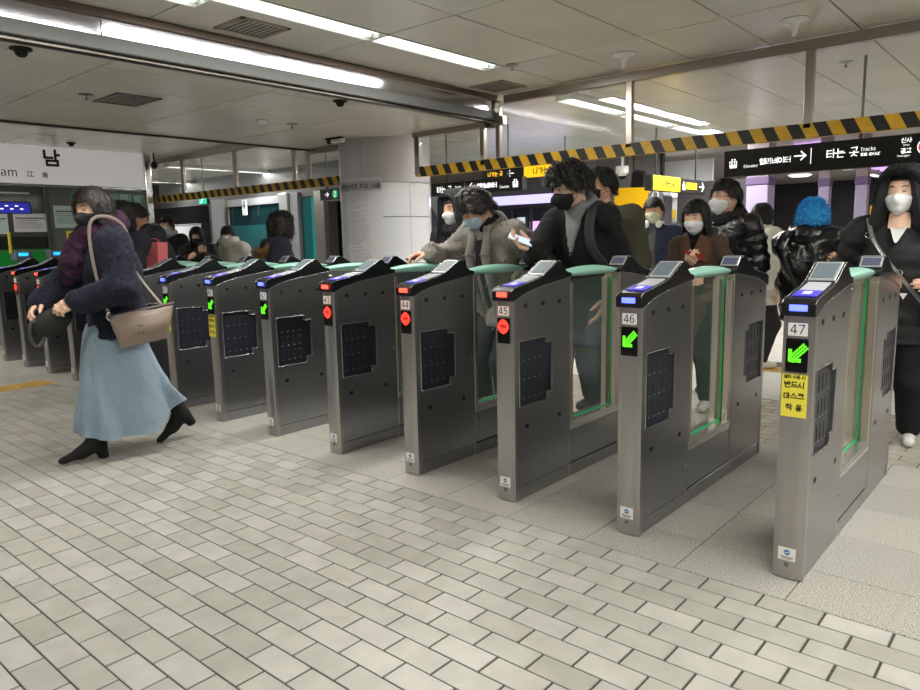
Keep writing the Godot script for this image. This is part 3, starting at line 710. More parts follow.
func gate(i: int, mode: String, sticker: bool, label: String) -> void:
	var t := thing("ticket_gate", label, "ticket gate", Vector3(-GP * i - GW * 0.5, 0, 0), 0.0, "row of ticket gates")
	var side := steel("gate_side", c8(170, 171, 175), 0.31, Vector3(1.2, 9, 1.2))
	var front := steel("gate_front", c8(186, 182, 182), 0.3, Vector3(14, 0.5, 14))
	var black := mt("gate_black", c8(22, 22, 25), 0.22)
	var chrome := mt("chrome", c8(200, 200, 204), 0.2, 1.0)
	var turn := Transform3D(Basis(Vector3.UP, PI), Vector3(0, 0, -1.54))
	for q in [Transform3D.IDENTITY, turn]:
		inst("half_body", meshes["g_body"], side, t, q)
		inst("inner_post", meshes["g_rear"], steel("gate_post", c8(214, 202, 188), 0.3, Vector3(14, .5, 14)), t, q)
		inst("front_plate", meshes["g_front"], front, t, q)
		var hd := inst("head", meshes["g_head"], black, t, q)
		inst("edge_trim", meshes["g_trim"], chrome, hd)
		inst("screen_bezel", meshes["g_bezel"], mt("bezel", c8(205, 208, 212), 0.3, 0.6), hd)
		inst("screen", meshes["g_screen"], glow("gate_screen", c8(92, 104, 112), 0.28), hd)
		inst("card_reader", meshes["g_pad"], mt("reader", c8(186, 190, 202), 0.25), hd)
		inst("reader_label", meshes["g_padb"], glow("reader_blue", c8(70, 62, 190), 0.45), hd)
		inst("reader_mark", meshes["g_icon"], glow("reader_mark", c8(190, 190, 240), 0.5), hd)
		inst("screen_bezel", meshes["g_bezel2"], mt("bezel", Color.WHITE), hd)
		inst("screen", meshes["g_screen2"], glow("gate_screen_b", c8(70, 74, 96), 0.3), hd)
		for s in [-1, 1]:
			var pn := inst("side_panel", meshes["g_panel%d" % s], mt("gate_panel", c8(34, 36, 46), 0.4), t, q)
			inst("panel_frame", meshes["g_frame%d" % s], chrome, pn)
			stuff(inst("louver_lips", meshes["g_louver%d" % s], mt("lip", c8(120, 124, 138), 0.35, 0.5), pn))
		stuff(inst("hole_covers", meshes["g_holes"], mt("hole", c8(14, 14, 15), 0.5), t, q))
		stuff(inst("screws", meshes["g_screw"], chrome, t, q))
	inst("plinth", meshes["g_plinth"], side, t)
	inst("sill", meshes["g_sill"], mt("sill", c8(208, 208, 206), 0.25, 0.9), t)
	var gm := mt("gate_glass", Color(0.7, 0.86, 0.8, 0.03), 0.02); gm.transparency = BaseMaterial3D.TRANSPARENCY_ALPHA; gm.metallic_specular = 0.3
	inst("glass_pane", meshes["g_glass"], gm, t)
	inst("glass_edge", meshes["g_edge"], mt("glass_edge", c8(30, 170, 104), 0.15), t)
	for q in [Vector2(-1, -1), Vector2(1, -1), Vector2(-1, 1), Vector2(1, 1)]: inst("guide_channel", meshes["g_channel"], steel("gate_post", Color.WHITE, 0.3, Vector3.ONE), t, T(q.x * .034, .68, -.77 + q.y * .252))
	var rm := mt("gate_rail", c8(150, 206, 190), 0.3); rm.clearcoat_enabled = true; rm.clearcoat = 0.4
	inst("top_rail", meshes["g_rail"], rm, t)
	# front signals
	var go := mode == "go"
	var lamp := inst("status_lamp", meshes["g_lamp"], glow("lamp_blue", c8(96, 110, 255), 2.2) if go else glow("lamp_red", c8(255, 74, 58), 2.6), t)
	lamp.set_meta("label", "lit blue status lamp" if go else "lit red status lamp")
	var l := OmniLight3D.new(); l.name = "light"; l.position = Vector3(0, 1.03, .045); l.light_energy = 0.0022; l.light_color = c8(90, 90, 255) if go else c8(255, 60, 45); l.light_size = 0.02; l.omni_range = 30; l.shadow_enabled = true; l.omni_attenuation = 2.0
	t.add_child(l)
	var pl := inst("number_plate", meshes["g_plate"], mt("plate_white", c8(232, 230, 226), 0.45), t)
	latin(str(47 - i), 0.034, mt("ink_black", c8(28, 26, 26), 0.6), pl, T(-.002, .951, .0122), "lettering", false, true)
	var dp := inst("signal_display", meshes["g_disp"], mt("display_black", c8(12, 13, 12), 0.12), t)
	if go: inst("green_arrow", meshes["g_arrow"], glow("led_green", c8(92, 224, 34), 1.05), dp, Transform3D(Basis.from_scale(Vector3(1.0, 1.08, 1)), Vector3(.003, .868, .0142)))
	else:
		inst("red_disc", meshes["g_noentry"], glow("led_red", c8(255, 52, 40), 2.2), dp, Transform3D(Basis.from_scale(Vector3(0.98, 1.04, 1)), Vector3(-.001, .876, .0142)))
		inst("red_bar", meshes["g_bar"], glow("led_dim", c8(150, 40, 34), 0.8), dp, T(-.002, .874, .0142))
		var rl := OmniLight3D.new(); rl.name = "display_light"; rl.position = Vector3(-.002, .87, .03); rl.light_energy = 0.0016; rl.light_color = c8(255, 60, 40); rl.light_size = 0.03; rl.omni_range = 30; rl.shadow_enabled = true; rl.omni_attenuation = 2.0
		t.add_child(rl)
	if sticker:
		var sk := part("yellow_sticker", bx(Vector3(-.004, .708, .0106), Vector3(.088, .158, .0012)), mt("sticker", c8(240, 226, 74), 0.55), t)
		inst("lettering", meshes["g_words"], mt("ink_black", Color.BLACK), sk, T(-.005, .708, .0114))
	var info := part("info_sticker", bx(Vector3(-.002, .1, .0105), Vector3(.062, .05, .0012)), mt("plate_white", Color.WHITE), t)
	inst("emblem", meshes["g_emblem"], mt("emblem_blue", c8(44, 120, 176), 0.5), info, T(-.002, .1, .0116))
	inst("emblem_wave", meshes["g_emblem2"], mt("plate_white", Color.WHITE), info, T(-.002, .1, .0122))
	inst("lettering", meshes["g_emblem3"], mt("ink_faint", c8(110, 116, 130), 0.6), info, T(-.002, .1, .0112))
	inst("lock", meshes["g_ring"], mt("lock_ring", c8(70, 66, 62), 0.4, 0.6), t, T(-.002, .058, .0105))
func gates_build() -> void:
	gate_meshes()
	var where := ["nearest steel ticket gate, numbered 47, green arrow and yellow mask sticker", "steel ticket gate 46 with green arrow, second nearest and without yellow sticker", "steel ticket gate 45, nearest of the gates with a red no-entry disc",
		"steel ticket gate 44 with red no-entry disc, middle one of the near red three", "steel ticket gate 43 with red no-entry disc, in front of the round column", "steel ticket gate 42 with green arrow and no sticker, left of the red gate 43",
		"steel ticket gate 41 with green arrow and yellow sticker, second from the walking woman's bag", "steel ticket gate 40 with green arrow and yellow sticker, touching the walking woman's bag", "steel ticket gate 39 half hidden behind the walking woman's bag and skirt",
		"steel ticket gate 38 wholly behind the walking woman's coat", "steel ticket gate with red lamp right beside the walking woman's hands", "steel ticket gate with red lamp, middle one of the far left red three",
		"steel ticket gate with red lamp, second from the left edge of the picture", "steel ticket gate cut by the left edge of the picture"]
	for i in 14: gate(i, "go" if i in [0, 1, 5, 6, 7, 8, 9] else "stop", i in [0, 6, 7], where[i])

# ---------------------------------------------------------------- signs
func lift_icon(b: MB, c: Vector3, s: float) -> void:   # passengers in a lift with arrows above
	b.box(c + Vector3(0, -.1, 0) * s, Vector3(.62, .06, .01) * s); b.box(c + Vector3(0, .26, 0) * s, Vector3(.62, .06, .01) * s)
	for q in [-1, 1]:
		b.box(c + Vector3(.3 * q, .08, 0) * s, Vector3(.06, .42, .01) * s)
		b.box(c + Vector3(.12 * q, .03, 0) * s, Vector3(.12, .2, .01) * s); b.box(c + Vector3(.12 * q, .17, 0) * s, Vector3(.08, .08, .01) * s)
		b.box(c + Vector3(.12 * q, .42, 0) * s, Vector3(.05, .2, .01) * s); b.box(c + Vector3(.12 * q, .44, 0) * s, Vector3(.16, .05, .01) * s)
	b.box(c + Vector3(0, -.22, 0) * s, Vector3(.62, .16, .01) * s)
func hung_sign(called: String, label: String, x0: float, x1: float, y0: float, y1: float, z: float) -> Node3D:
	var t := thing(called, label, "sign", Vector3(0, 0, z))
	part("box", bx(Vector3((x0 + x1) * .5, (y0 + y1) * .5, -.05), Vector3(x1 - x0, y1 - y0, .1), .004), mt("sign_black", c8(46, 47, 48), 0.35), t)
	for f in ([.48, .95] if z > -4.0 else [.16, .84]):
		var b := MB.new(); var x := lerpf(x0, x1, f); b.tube(PackedVector3Array([Vector3(x, y1 - .01, -.05), Vector3(x, HI + .01, -.05)]), .011, 8)
		part("rod", b, mt("rod", c8(40, 40, 42), 0.4, 0.6), t)
	return t
func signs_build() -> void:
	var wh := glow("sign_white", c8(232, 240, 240), 0.75)
	var t := hung_sign("direction_sign", "long black hanging sign with lift arrow and tracks lettering, upper right", -1.83, 0.45, 1.8, 2.03, -3.9)
	var b := MB.new(); lift_icon(b, Vector3(-1.745, 1.905, .001), .1); part("lift_icon", b, wh, t)
	latin("Elevator", .026, wh, t, T(-1.59, 1.882, .0005))
	b = MB.new(); hangul(b, "엘리베이터", .05, .0048, T(-1.515, 1.888, 0), 1.05); part("lettering", b, wh, t)
	b = MB.new(); hangul(b, "→", .085, .011, T(-1.225, 1.892, 0)); part("arrow", b, wh, t)
	part("divider", bx(Vector3(-1.095, 1.925, .001), Vector3(.006, .13, .002)), wh, t)
	b = MB.new(); hangul(b, "타는 곳", .066, .0075, T(-.972, 1.897, 0), 1.06); part("lettering", b, wh, t)
	latin("Tracks", .029, wh, t, T(-.67, 1.942, .0005))
	b = MB.new(); hangul(b, "乘車 のりば", .024, .0028, T(-.722, 1.89, 0), 1.08); part("lettering", b, wh, t)
	b = MB.new(); hangul(b, "신사", .034, .0045, T(-.44, 1.968, 0)); hangul(b, "광교", .034, .0045, T(-.44, 1.888, 0)); part("lettering", b, wh, t)
	latin("Sinsa", .014, wh, t, T(-.405, 1.948, .0005)); latin("Gwanggyo", .014, wh, t, T(-.42, 1.868, .0005))
	var disc := MB.new(); disc.lathe(PackedVector2Array([Vector2(0, 0), Vector2(.062, 0), Vector2(.062, .002), Vector2(0, .002)]), 28, Transform3D(Basis(Vector3(1, 0, 0), PI / 2), Vector3(-.27, 1.925, .0)))
	part("line_disc_rim", disc, wh, t)
	disc = MB.new(); disc.lathe(PackedVector2Array([Vector2(0, 0), Vector2(.054, 0), Vector2(.054, .003), Vector2(0, .003)]), 28, Transform3D(Basis(Vector3(1, 0, 0), PI / 2), Vector3(-.27, 1.925, .0)))
	part("line_disc", disc, glow("disc_red", c8(214, 42, 78), 0.7), t)
	b = MB.new(); hangul(b, "신", .03, .005, T(-.302, 1.91, .0035)); hangul(b, "사", .03, .005, T(-.27, 1.91, .0035)); part("lettering", b, wh, t)
	t = hung_sign("direction_sign", "black hanging sign with left arrow and lift lettering, right of the column", -6.03, -4.52, 1.87, 2.035, -4.5)
	b = MB.new(); hangul(b, "타는 곳", .072, .009, T(-5.92, 1.912, 0), 1.06); part("lettering", b, wh, t)
	latin("Tracks", .03, wh, t, T(-5.55, 1.965, .0005)); b = MB.new(); hangul(b, "乘車 のりば", .026, .003, T(-5.62, 1.912, 0), 1.05); part("lettering", b, wh, t)
	part("divider", bx(Vector3(-5.44, 1.955, .001), Vector3(.014, .12, .002)), mt("sign_grey", c8(150, 150, 150), .5), t)
	b = MB.new(); hangul(b, "←", .11, .014, T(-5.36, 1.9, 0)); part("arrow", b, wh, t)
	b = MB.new(); hangul(b, "엘리베이터", .06, .0075, T(-5.22, 1.925, 0), 1.05); part("lettering", b, wh, t)
	latin("Elevator", .03, wh, t, T(-4.79, 1.922, .0005)); b = MB.new(); lift_icon(b, Vector3(-4.62, 1.945, .001), .12); part("lift_icon", b, wh, t)
	# yellow exit signs
	t = hung_sign("exit_sign", "yellow and black hanging exit sign above the grey jacket man", -6.35, -4.62, 2.15, 2.34, -6.0)
	part("yellow_panel", bx(Vector3(-5.1, 2.245, .002), Vector3(.93, .18, .006)), glow("exit_yellow", c8(250, 204, 20), 0.85), t)
	b = MB.new(); hangul(b, "나가는 곳", .085, .012, T(-5.4, 2.2, .0055)); part("lettering", b, mt("ink_black", Color.BLACK), t)
	b = MB.new(); hangul(b, "나가는 곳", .06, .009, T(-6.24, 2.22, 0)); part("lettering", b, glow("exit_yellow", Color.WHITE, 1.0), t)
	b = MB.new(); hangul(b, "←", .1, .013, T(-5.86, 2.19, 0)); part("arrow", b, wh, t)
	t = thing("exit_sign", "yellow and black sign board running back with right arrow, above headphones man", "sign", Vector3(-3.6, 0, 0))
	part("box", bx(Vector3(-.05, 1.97, -6.97), Vector3(.1, .2, 1.76), .004), mt("sign_black", Color.BLACK), t)
	part("yellow_panel", bx(Vector3(.002, 1.97, -6.55), Vector3(.006, .19, .82)), glow("exit_yellow", Color.WHITE, 1.0), t)
	var side := Basis(Vector3.UP, PI / 2)
	b = MB.new(); hangul(b, "나가는 곳", .085, .012, Transform3D(side, Vector3(.006, 1.93, -6.38))); part("lettering", b, mt("ink_black", Color.BLACK), t)
	part("yellow_strip", bx(Vector3(.001, 1.97, -7.36), Vector3(.004, .09, .36)), glow("exit_yellow", Color.WHITE, 1.0), t)
	b = MB.new(); hangul(b, "→", .14, .018, Transform3D(side, Vector3(.003, 1.9, -7.64))); part("arrow", b, wh, t)
	b = MB.new(); lift_icon(b, Vector3.ZERO, .14)
	for k in b.v.size(): b.v[k] = side * b.v[k] + Vector3(.003, 1.95, -7.09)
	part("person_icon", b, wh, t)
	for z in [-6.3, -7.6]:
		b = MB.new(); b.tube(PackedVector3Array([Vector3(-.05, 2.06, z), Vector3(-.05, HI + .01, z)]), .012, 8); part("rod", b, mt("rod", Color.BLACK), t)
	# green exit sign, line sign left of the column
	t = thing("emergency_exit_sign", "small glowing green emergency exit sign below left warning bar", "sign", Vector3(-10.35, 0, -3.6))
	part("box", bx(Vector3(0, 2.02, -.03), Vector3(.26, .16, .05), .004), mt("sign_black", Color.BLACK), t)
	part("green_panel", bx(Vector3(0, 2.02, 0), Vector3(.24, .14, .006)), glow("exit_green", c8(40, 200, 160), 1.2), t)
	b = MB.new(); b.tube(PackedVector3Array([Vector3(-.05, 1.97, .005), Vector3(0, 2.02, .005), Vector3(.03, 2.06, .005)]), .012, 6); b.ball(Vector3(.045, 2.075, .005), Vector3(.014, .014, .004)); part("running_figure", b, wh, t)
	b = MB.new(); b.tube(PackedVector3Array([Vector3(0, 2.09, -.03), Vector3(0, HI + .01, -.03)]), .012, 8); part("rod", b, mt("rod", Color.BLACK), t)
	t = thing("line_sign", "grey sign with arrow and green circled 2 at the column", "sign", Vector3(0, 0, -3.6))
	part("box", bx(Vector3(-6.95, 1.925, -.03), Vector3(.66, .15, .06), .004), mt("sign_greyblue", c8(92, 96, 106), .4), t)
	b = MB.new(); hangul(b, "→", .07, .01, T(-7.17, 1.89, .002)); part("arrow", b, wh, t)
	disc = MB.new(); disc.lathe(PackedVector2Array([Vector2(0, 0), Vector2(.055, 0), Vector2(.055, .002), Vector2(0, .002)]), 24, Transform3D(Basis(Vector3(1, 0, 0), PI / 2), Vector3(-6.96, 1.925, .0)))
	part("line_disc", disc, glow("disc_green", c8(40, 180, 110), 0.8), t)
	latin("2", .065, wh, t, T(-6.96, 1.925, .003))
	for x in [-7.15, -6.75]:
		b = MB.new(); b.tube(PackedVector3Array([Vector3(x, 1.99, -.03), Vector3(x, HI + .01, -.03)]), .011, 8); part("rod", b, mt("rod", Color.BLACK), t)

# ---------------------------------------------------------------- ceiling devices
func devices_build() -> void:
	var blk := mt("device_black", c8(30, 29, 28), .35); var wht := mt("device_white", c8(214, 212, 206), .4)
	var dome := func(at: Vector3, label: String) -> void:
		var t := thing("dome_camera", label, "camera", at, 0.0, "black dome devices on the ceiling")
		var b := MB.new(); b.lathe(PackedVector2Array([Vector2(0, -.05), Vector2(.02, -.048), Vector2(.032, -.035), Vector2(.036, -.02), Vector2(.036, -.012), Vector2(.06, -.01), Vector2(.06, .001), Vector2(0, .001)]), 16); part("housing", b, blk, t)
	dome.call(Vector3(-4.05, LO, 1.08), "black dome camera on the soffit near the top left corner")
	dome.call(Vector3(-4.02, LO, -1.27), "black dome camera on the soffit near the round column")
	dome.call(Vector3(-7.86, HI, -2.15), "black dome camera above the left warning bar")
	dome.call(Vector3(-9.7, HI, -1.37), "black dome camera just above the station name sign")
	var sprinkler := func(at: Vector3, label: String) -> void:
		var t := thing("sprinkler", label, "sprinkler", at, 0.0, "sprinklers")
		var b := MB.new(); b.lathe(PackedVector2Array([Vector2(0, -.045), Vector2(.016, -.043), Vector2(.016, -.038), Vector2(.006, -.034), Vector2(.006, -.008), Vector2(.05, -.006), Vector2(.055, .001), Vector2(0, .001)]), 14); part("head", b, mt("sprinkler", c8(150, 146, 138), .3, .7), t)
	sprinkler.call(Vector3(-5.12, LO, .29), "small sprinkler on the soffit beside the dark vent")
	sprinkler.call(Vector3(-5.25, LO, -1.69), "small sprinkler on the soffit left of the column")
	sprinkler.call(Vector3(-2.92, HI, -2.157), "small sprinkler at the end of the fluorescent lights")
	sprinkler.call(Vector3(-.91, HI, -4.085), "small sprinkler seen through the right glass")
	var vent := func(at: Vector3, w: float, d: float, label: String, c: Color) -> void:
		var t := thing("ceiling_vent", label, "vent", at)
		var f := MB.new()
		for s in [-1, 1]:
			f.box(Vector3(s * w * .5, -.003, 0), Vector3(.03, .012, d + .03), .002); f.box(Vector3(0, -.003, s * d * .5), Vector3(w + .03, .012, .03), .002)
		part("frame", f, mt("vent_frame" + label, c, .5), t)
		for k in 9: part("slat", bx(Vector3(0, -.001, -d * .5 + d * (k + .5) / 9.0), Vector3(w - .02, .004, d / 9.0 * .55)), mt("vent_slat" + label, c.darkened(.35), .5), t)
	vent.call(Vector3(-5.12, LO, -.02), .42, .32, "dark square ceiling vent on the soffit", c8(112, 112, 108))
	vent.call(Vector3(-3.5, HI, -.12), .3, .34, "brown ceiling vent between fluorescent light and fascia", c8(150, 138, 124))
	vent.call(Vector3(-3.5, HI, -2.72), .36, .34, "brown ceiling vent at the corner of glass screen and fascia", c8(146, 132, 118))
	for q in [[-.86, -2.5, "white dome shape standing for a reflection on the ceiling above the right glass"], [-2.1, -2.5, "white dome shape standing for a reflection on the ceiling above the man in black"]]:
		var t := thing("reflection_shape", q[2], "reflection_shape", Vector3(q[0], HI, q[1]))  # solid domes stand in for faint white reflections on the ceiling
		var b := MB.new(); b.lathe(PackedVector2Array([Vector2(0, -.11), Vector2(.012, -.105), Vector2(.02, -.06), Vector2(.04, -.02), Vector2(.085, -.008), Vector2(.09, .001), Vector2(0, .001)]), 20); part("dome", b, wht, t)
	var sp := thing("smoke_detector", "pale smoke detector on the soffit left of the small sprinkler", "detector", Vector3(-5.24, LO, -1.34))
	var b2 := MB.new(); b2.lathe(PackedVector2Array([Vector2(0, -.035), Vector2(.04, -.033), Vector2(.055, -.015), Vector2(.06, .001), Vector2(0, .001)]), 18); part("body", b2, wht, sp)
	var cc := thing("bullet_camera", "white bullet camera on the ceiling at the top of the column", "camera", Vector3(-5.72, LO, -2.6))
	part("bracket", bx(Vector3(0, -.01, 0), Vector3(.26, .02, .06), .004), blk, cc)
	part("barrel", bx(Vector3(.06, -.04, 0), Vector3(.2, .04, .06), .01), wht, cc)
	part("lens", bx(Vector3(-.08, -.04, 0), Vector3(.06, .045, .05), .01), blk, cc)
	var hk := thing("dome_camera", "small round camera at the end of the station name sign", "camera", Vector3(-10.1, 2.5, -2.7))
	var b3 := MB.new(); b3.ball(Vector3.ZERO, Vector3(.05, .06, .05)); part("ball", b3, blk, hk)
	b3 = MB.new(); b3.tube(PackedVector3Array([Vector3(0, .04, 0), Vector3(0, HI - 2.5 + .01, 0)]), .012, 8); part("stem", b3, blk, hk)

# ---------------------------------------------------------------- office behind the gates on the left
func booth_build() -> void:
	var x := -10.3
	var w := struct("wall_booth", "dark glazed station office wall under the name sign", "wall")
	part("base", bx(Vector3(x - .06, .48, -.05), Vector3(.1, .96, 5.3)), mt("booth_base", c8(150, 152, 150), .5), w)
	part("counter", bx(Vector3(x + .08, .995, -.05), Vector3(.3, .05, 5.3), .01), mt("booth_counter", c8(206, 208, 204), .35), w)
	part("green_band", bx(Vector3(x + .0, 1.135, .55), Vector3(.04, .22, 3.55), .004), mt("booth_green", c8(16, 150, 56), .4), w)
	part("green_lip", bx(Vector3(x + .01, 1.265, .55), Vector3(.05, .03, 3.55), .004), mt("booth_green2", c8(24, 122, 52), .4), w)
	var gd := mt("booth_glass", c8(64, 72, 72), .08); gd.metallic_specular = .6
	part("window", bx(Vector3(x - .03, 1.7, .06), Vector3(.02, .86, 2.5)), gd, w)
	part("lower_window", bx(Vector3(x - .028, 1.36, .06), Vector3(.02, .17, 2.5)), mt("booth_dark", c8(30, 34, 34), .1), w)
	part("panel", bx(Vector3(x - .03, 1.6, -1.45), Vector3(.03, 1.06, .5), .003), mt("booth_grey", c8(98, 103, 102), .4), w)
	for z in [-1.19, 1.33]: part("mullion", bx(Vector3(x - .01, 1.68, z), Vector3(.05, .9, .03), .003), mt("booth_mullion", c8(90, 95, 94), .35, .5), w)
	# glazed corner full of pinned sheets
	var gl := mt("booth_clear", Color(.6, .8, .76, .25), .03); gl.transparency = BaseMaterial3D.TRANSPARENCY_ALPHA
	part("corner_window", bx(Vector3(x - .02, 1.7, -2.16), Vector3(.012, .9, .92)), gl, w)
	part("corner_base", bx(Vector3(x - .02, 1.12, -2.16), Vector3(.03, .28, .92)), mt("booth_grey", Color.WHITE), w)
	part("corner_back", bx(Vector3(x - .5, 1.4, -2.16), Vector3(.03, 1.5, .92)), mt("booth_back", c8(112, 142, 132), .6), w)
	part("corner_rail", bx(Vector3(x - .01, 2.09, -2.16), Vector3(.04, .04, .95), .004), mt("booth_mullion", Color.WHITE), w)
	part("corner_mullion", bx(Vector3(x - .01, 1.68, -1.71), Vector3(.04, .9, .03), .003), mt("booth_mullion", Color.WHITE), w)
	part("post", bx(Vector3(x, HI * .5, -2.67), Vector3(.1, HI, .1), .012), mt("chrome_post", c8(196, 196, 200), .16, 1.0), w)
	var pm := mt("paper", c8(222, 222, 226), .7)
	var sheet := func(z: float, y: float, wd: float, h: float, m: Material, label: String, lines: int, xo := .0) -> void:
		var t := thing("notice_sheet", label, "notice", Vector3(x - .014 + xo, y, z), PI / 2 + 0.0, "sheets on the office glass")
		part("paper", bx(Vector3(0, 0, 0), Vector3(wd, h, .002)), m, t)
		if lines:
			var b := MB.new()
			b.box(Vector3(0, h * .25, .0013), Vector3(wd * .86, h * .06, .0006))
			for k in lines: b.box(Vector3(-wd * rng.randf_range(.02, .1), h * .14 - k * h * .5 / lines, .0013), Vector3(wd * rng.randf_range(.55, .8), h * .022, .0006))
			part("printed_lines", b, mt("ink_mid", c8(84, 84, 92), .7), t)
	sheet.call(-.98, 1.635, .43, .25, pm, "white printed notice on the office window", 5)
	sheet.call(-.53, 1.62, .34, .27, mt("paper_blue", c8(206, 222, 226), .7), "pale notice at the left edge of the picture", 4)
	sheet.call(-1.47, 1.72, .37, .31, mt("paper_mint", c8(196, 220, 216), .7), "mint printed sheet left of the walking woman's face", 6)
	sheet.call(-1.55, 1.42, .26, .2, mt("paper_yellow", c8(236, 226, 84), .6), "yellow note behind the walking woman's scarf", 2, .004)
	sheet.call(-1.62, 2.01, .2, .14, mt("paper_green", c8(52, 150, 84), .6), "green notice under the station name sign", 2)
	sheet.call(-2.06, 1.98, .12, .14, pm, "white sheet nearest the walker's hair in the corner window", 0, -.02)
	sheet.call(-2.3, 2.0, .12, .12, pm, "middle white sheet in the corner window", 0, -.02)
	sheet.call(-2.5, 1.98, .1, .14, mt("paper_mint", Color.WHITE), "mint sheet beside the chrome post", 0, -.02)
	for q in [[-2.2, 1.72, c8(208, 130, 110), "salmon"], [-2.36, 1.74, c8(214, 170, 140), "pale peach"], [-2.5, 1.72, c8(196, 90, 80), "red"]]:
		var fl := thing("flower_bunch", "bunch of %s flowers behind the corner window of the office" % q[3], "flowers", Vector3(x - .2, q[1] - .1, q[0]), 0.0, "flowers behind the corner window")
		for k in 7:
			var b := MB.new(); b.ball(Vector3(rng.randf_range(-.05, .05), .1 + rng.randf_range(-.05, .06), rng.randf_range(-.06, .06)), Vector3(.03, .028, .03), 8, 6); part("blossom", b, mt("blossom" + str(q[2]), q[2], .7), fl)
		var b4 := MB.new(); b4.lathe(PackedVector2Array([Vector2(0, -.2), Vector2(.05, -.2), Vector2(.06, -.06), Vector2(.05, .06), Vector2(0, .06)]), 12); part("vase", b4, mt("vase", c8(170, 160, 150), .4), fl)
	part("corner_shelf", bx(Vector3(x - .22, 1.4, -2.16), Vector3(.3, .03, .9)), mt("booth_grey", Color.WHITE), w)
	var sc := thing("monitor", "blue lit display screen behind the office window", "monitor", Vector3(x, 0, -.72))
	part("frame", bx(Vector3(-.014, 1.835, 0), Vector3(.01, .16, .56), .003), mt("sign_black", Color.BLACK), sc)
	part("screen", bx(Vector3(-.007, 1.835, 0), Vector3(.006, .14, .53)), glow("booth_screen", c8(38, 42, 150), .8), sc)
	var lb := MB.new()
	for k in 5: lb.box(Vector3(-.003, 1.84 + (.02 if k % 2 else -.02), -.16 + k * .06), Vector3(.002, .016, .04))
	part("lettering", lb, glow("sign_white", Color.WHITE, 1.0), sc)
	part("light_slot", bx(Vector3(x - .017, 2.035, -.72), Vector3(.006, .02, .56)), mt("slot_white", c8(206, 208, 206), .4), w)
	# name sign
	var s := thing("station_sign", "large white station name sign with black Korean lettering above the office", "sign", Vector3(x, 0, 0))
	part("board", bx(Vector3(-.05, 2.425, -.02), Vector3(.12, .52, 5.2), .006), glow("name_board", c8(222, 220, 222), .3), s)  # faint glow added to the board colour to brighten it
	part("rail", bx(Vector3(-.04, 2.145, -.02), Vector3(.13, .035, 5.2), .004), mt("chrome_post", Color.WHITE), s)
	var side := Basis(Vector3.UP, PI / 2); var ink := mt("ink_black", Color.BLACK)
	var b := MB.new(); hangul(b, "강", .19, .032, Transform3D(side, Vector3(.0105, 2.425, -.44))); part("lettering", b, ink, s)
	b = MB.new(); hangul(b, "남", .2, .034, Transform3D(side, Vector3(.0105, 2.425, -1.22))); part("lettering", b, ink, s)
	latin("Gangnam", .11, ink, s, Transform3D(side, Vector3(.0105, 2.305, -.56)), "lettering")
	b = MB.new(); hangul(b, "江", .075, .009, Transform3D(side, Vector3(.0105, 2.258, -.99))); hangul(b, "南", .075, .009, Transform3D(side, Vector3(.0105, 2.25, -1.177))); part("lettering", b, ink, s)
	# small readers with blue lamps standing past the last gate
	for q in [[-.5, "grey reader post with blue lamp and yellow stick at the far left"], [-.9, "grey reader post with blue lamp left of the walking woman"]]:
		var t := thing("reader_post", q[1], "card reader", Vector3(-9.35, 0, q[0]))
		part("pole", bx(Vector3(0, .56, 0), Vector3(.12, 1.12, .1), .008), steel("gate_side", Color.WHITE, .36, Vector3.ONE), t)
		part("head", bx(Vector3(0.02, 1.2, 0), Vector3(.16, .13, .2), .02), mt("reader_grey", c8(96, 104, 112), .4), t)
		part("lamp", bx(Vector3(.1, 1.215, 0), Vector3(.01, .04, .11), .004), glow("lamp_cyan", c8(40, 170, 255), 1.6), t)
		if q[0] > -.7: part("yellow_stick", bx(Vector3(.05, 1.36, .12), Vector3(.03, .26, .03), .005), mt("stick", c8(214, 190, 60), .5), t)

